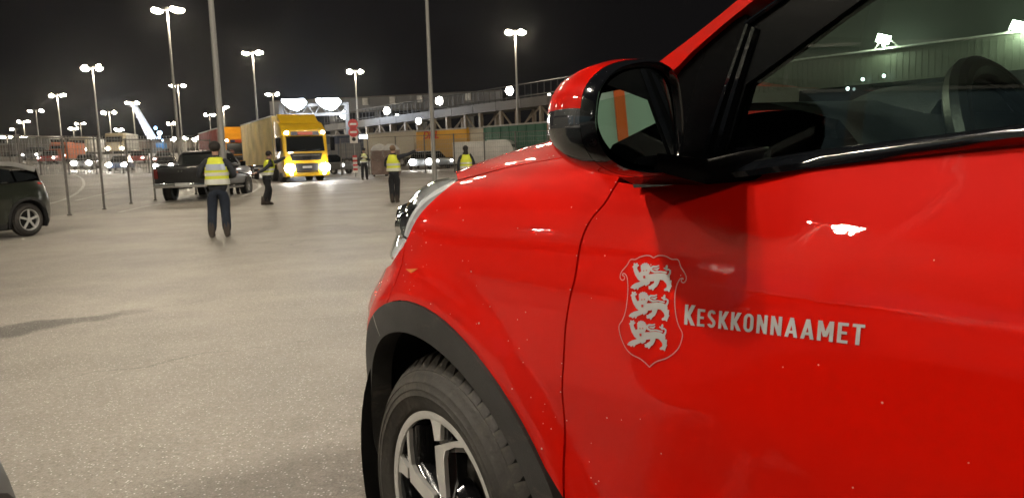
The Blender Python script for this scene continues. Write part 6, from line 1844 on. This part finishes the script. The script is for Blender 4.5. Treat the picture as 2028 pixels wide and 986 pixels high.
    # jacket: torso shell plus sleeves, one mesh
    jk = [('t', None, [(*(np.array(P['pelvis']) - [0, 0, .19 * k]), (.215 * k, .175 * k)), (*(np.array(P['pelvis']) + [0, 0, .06 * k]), (.205 * k, .160 * k)), (*P['chest'], (.200 * k, .150 * k)), (*(neck - [0, 0, .07 * k]), (.150 * k, .105 * k)), (*(neck + [0, 0, .045 * k]), (.095 * k, .098 * k))])]
    for s in 'LR':
        sg = 1 if s == 'L' else -1; sh = P['sh' + s]; el = np.array(P['el' + s]); wr = np.array(P['wr' + s])
        jk.append(('a' + s, ('t', 2), [(*(sh - [sg * .03 * k, 0, 0]), .085 * k)] + limb(sh - [sg * .0, 0, 0], el, .076 * k, .062 * k) + limb(el, wr, .062 * k, .048 * k)))
    skin_mesh('jacket', jk, cloth.get('jacket', m_jacket), t)
    tr = []
    first = True
    tr = [('p', None, [(*(np.array(P['pelvis']) + [0, 0, .06 * k]), (.185 * k, .150 * k)), (*(np.array(P['pelvis']) - [0, 0, .07 * k]), (.190 * k, .155 * k))])]
    for s in 'LR': tr.append(('l' + s, 'p', [(*(P['hp' + s] - [0, 0, .06 * k]), .128 * k)] + limb(P['hp' + s] - [0, 0, .06 * k], P['kn' + s], .122 * k, .092 * k) + limb(P['kn' + s], P['an' + s], .092 * k, .080 * k, bulge=.006 * k)))
    skin_mesh('trousers', tr, cloth.get('trousers', m_trous), t)
    for s in 'LR':
        an = np.array(P['an' + s]); toe = np.array(pose.get('toe' + s, (0, -.14, -.05)), float); hd = toe * [1, 1, 0]; hd = hd / (np.linalg.norm(hd) + 1e-6)
        m = MB(); side = np.cross(hd, (0, 0, 1)); rings = []
        for (f, z0, z1, w) in ((-.075, 0, .10, .040), (-.05, 0, .30, .062), (.03, 0, .29, .062), (.07, 0, .11, .050), (.14, 0, .085, .050), (.185, .005, .045, .032)):
            c = an + hd * f * k; zb = an[2] - .075 * k
            rings.append([tuple(c + side * w * k * math.cos(a) + np.array((0, 0, zb + (z0 + (z1 - z0) * (.5 + .5 * math.sin(a))) * k - c[2]))) for a in np.linspace(0, 2 * PI, 10, endpoint=False)])
        m.loft(rings); m.build('boot', cloth.get('boots', m_boot), t, smooth=True, sharp=60)
    # vest: a shell round the torso, open at the arms, with its bands
    pe, cs, nk = np.array(P['pelvis']), np.array(P['chest']), neck
    ax = lambda z: pe + (cs - pe) * ((z * k - pe[2]) / (cs[2] - pe[2])) if z * k < cs[2] else cs + (nk - cs) * ((z * k - cs[2]) / max(nk[2] - cs[2], .01))
    zl = [(.98, .218, .170), (1.06, .212, .165), (1.15, .205, .160), (1.24, .208, .165), (1.31, .200, .165), (1.38, .175, .150), (1.44, .150, .125), (1.485, .115, .100)]
    def vring(z, a, b, ex=0, n=28):
        c = ax(z); r = []
        for j in range(n):
            t_ = 2 * PI * j / n; cx, sx = math.cos(t_), math.sin(t_); p_ = 2.5
            rr_ = (abs(cx) ** p_ + abs(sx) ** p_) ** (-1 / p_)
            r.append((c[0] + (a + ex) * k * rr_ * cx, c[1] + (b + ex) * k * rr_ * sx, z * k))
        return r
    if cloth.get('vest', True):
        m = MB(); rings = [vring(*q) for q in zl]; n = 28; fs = []
        vs = [p for r in rings for p in r]
        for i in range(len(rings) - 1):
            for j in range(n):
                a_ = 2 * PI * (j + .5) / n; hole = 3 <= i <= 6 and abs(math.cos(a_)) > (.93 if i == 3 else .86 if i == 6 else .82)
                if hole: continue
                fs.append((i * n + j, i * n + (j + 1) % n, (i + 1) * n + (j + 1) % n, (i + 1) * n + j))
        m.add(vs, fs); v = m.build('vest', cloth.get('vestmat', m_vest), t, smooth=True)
        def band(name, z0, z1, mat, a0=0, a1=2 * PI, ex=.006):
            A = []
            for z in (z0, z1):
                zz_ = [q[0] for q in zl]; a = np.interp(z, zz_, [q[1] for q in zl]); b = np.interp(z, zz_, [q[2] for q in zl]); A.append(vring(z, a, b, ex))
            idx_ = [j for j in range(28) if a0 <= 2 * PI * j / 28 <= a1]
            m = MB(); full = a1 - a0 > 6.2
            vs = [A[0][j] for j in idx_] + [A[1][j] for j in idx_]; q = len(idx_)
            m.add(vs, [(j, (j + 1) % q, (j + 1) % q + q, j + q) for j in range(q if full else q - 1)]); return m.build(name, mat, v, smooth=True)
        for z0, z1 in cloth.get('bands', ((.985, 1.075), (1.13, 1.20))): band('reflective_band', z0, z1, m_band)
        bp = cloth.get('backpanel')
        if bp: band('back_panel', 1.25, 1.36, m_panel, PI * .5 - 1.0, PI * .5 + 1.0, .008)
        if cloth.get('mark'): band('print', 1.03, 1.055, m_mark, PI * .5 - .2, PI * .5 + .12, .010)
    return t
def std(j=None, **k):
    J = dict(elL=(.30, .03, 1.12), wrL=(.27, -.10, .90), elR=(-.30, .03, 1.12), wrR=(-.27, -.10, .90), knL=(.12, -.02, .50), anL=(.13, .03, .075), knR=(-.12, -.02, .50), anR=(-.13, .03, .075))
    J.update(j or {}); d = dict(j=J); d.update(k); return d
def face_to(px, ang=0): return math.atan2(0 - 0, 1)
def P_(px, py): 
    p = on_ground(px, py); return (p[0], p[1], gz(p[0], p[1]))
# figures face -y locally; rotate by pi to look away from the camera
l1 = P_(439, 470)
person(l1, PI + .25, 1.76, 'nearest officer seen from behind in a yellow vest with grey back panel and dark jeans',
       std(dict(elL=(.32, -.0, 1.14), wrL=(.14, -.30, 1.12), elR=(-.32, .0, 1.14), wrR=(-.14, -.30, 1.12), knL=(.13, -.03, .50), anL=(.16, .03, .075), knR=(-.10, -.03, .50), anR=(-.11, .02, .075))),
       dict(trousers=m_jeans, hairsize=1.08, backpanel=True, mark=True, bands=((.985, 1.085), (1.145, 1.205))))
l2 = P_(535, 406)
person(l2, PI * .5 + .75, 1.72, 'officer waving at the yellow lorry, one arm raised and one held out with a torch',
       std(dict(pelvis=(0, .06, .93), chest=(0, -.06, 1.24), elL=(.20, -.46, 1.42), wrL=(.16, -.74, 1.56), elR=(-.30, .30, 1.14), wrR=(-.34, .56, 1.08), knL=(.10, -.08, .50), anL=(.10, .02, .075), knR=(-.10, .10, .50), anR=(-.12, .28, .085)), lean=-.12),
       dict(bands=((.985, 1.075), (1.13, 1.20))))
tp = P_(480, 395)
t = empty('torch', (l2[0] - .72, l2[1] - .1, l2[2] + 1.02), .1, 'dark baton held out to the left by the waving officer', 'torch')
small('torch_body', m_blacksatin, t, lambda m: m.tube([(.28, 0, -.04), (-.20, 0, .06)], (.022, .018), 8)); small('torch_tip', m_amber, t, lambda m: m.tube([(-.20, 0, .06), (-.34, 0, .09)], (.016, .012), 8))
l3 = P_(723, 356.5)
person(l3, .35, 1.78, 'smallest officer with a cap, standing far off between the lorry and the pointing officer',
       std(dict(elL=(.24, -.08, 1.12), wrL=(.05, -.28, 1.20), elR=(-.26, -.10, 1.14), wrR=(-.12, -.34, 1.26))), dict(cap=True, vestmat=M('hi_vis_pale', (.48, .50, .22), .7), bands=((.985, 1.06), (1.13, 1.19), (1.28, 1.33))))
l4 = P_(783, 402)
person(l4, PI - .1, 1.76, 'grey haired officer in a yellow vest pointing to the right with a raised arm',
       std(dict(elR=(-.44, -.10, 1.47), wrR=(-.70, -.16, 1.60), shR=(-.19, 0, 1.43), elL=(.28, -.06, 1.14), wrL=(.08, -.30, 1.14), knL=(.10, -.03, .50), anL=(.08, .03, .075), knR=(-.08, -.03, .50), anR=(-.07, .02, .075))),
       dict(hair=m_greyhair, mark=True, bands=((.985, 1.075), (1.15, 1.22))))
p5 = at(922, 300, 25.5); l5 = (p5[0], p5[1], gz(p5[0], p5[1]))
person(l5, PI + .15, 1.70, 'long haired officer partly hidden behind the red hood',
       std(dict(elL=(.27, .0, 1.12), wrL=(.27, -.04, .86), elR=(-.27, .02, 1.12), wrR=(-.29, -.04, .86))), dict(long=True, bands=((.985, 1.075), (1.15, 1.20))))
p6 = at(459, 300, 31.5); l6 = (p6[0], p6[1], gz(p6[0], p6[1]))
person(l6, .6, 1.80, 'officer leaning over the pickup hood, mostly hidden behind it',
       std(dict(elL=(.28, -.1, 1.15), wrL=(.15, -.33, 1.15), elR=(-.28, -.1, 1.15), wrR=(-.15, -.33, 1.15))), dict(hair=M('reddish_hood', (.09, .035, .025), .8), hairsize=1.1))

# ------------------------------------------------------------------ thin volume added to give the lamps halos in place of lens bloom
hz = bpy.data.materials.new('halo_haze'); hz.use_nodes = True
hz.node_tree.nodes.clear(); _o = hz.node_tree.nodes.new('ShaderNodeOutputMaterial'); _v = hz.node_tree.nodes.new('ShaderNodeVolumePrincipled')
_v.inputs['Density'].default_value = .00009; _v.inputs['Anisotropy'].default_value = .9; _v.inputs['Color'].default_value = (.9, .9, .92, 1)
hz.node_tree.links.new(_v.outputs[0], _o.inputs['Volume'])
m = MB(); m.box((0, 60, 12), (520, 420, 34)); o = m.build('halo_haze', hz); o['kind'] = 'stuff'
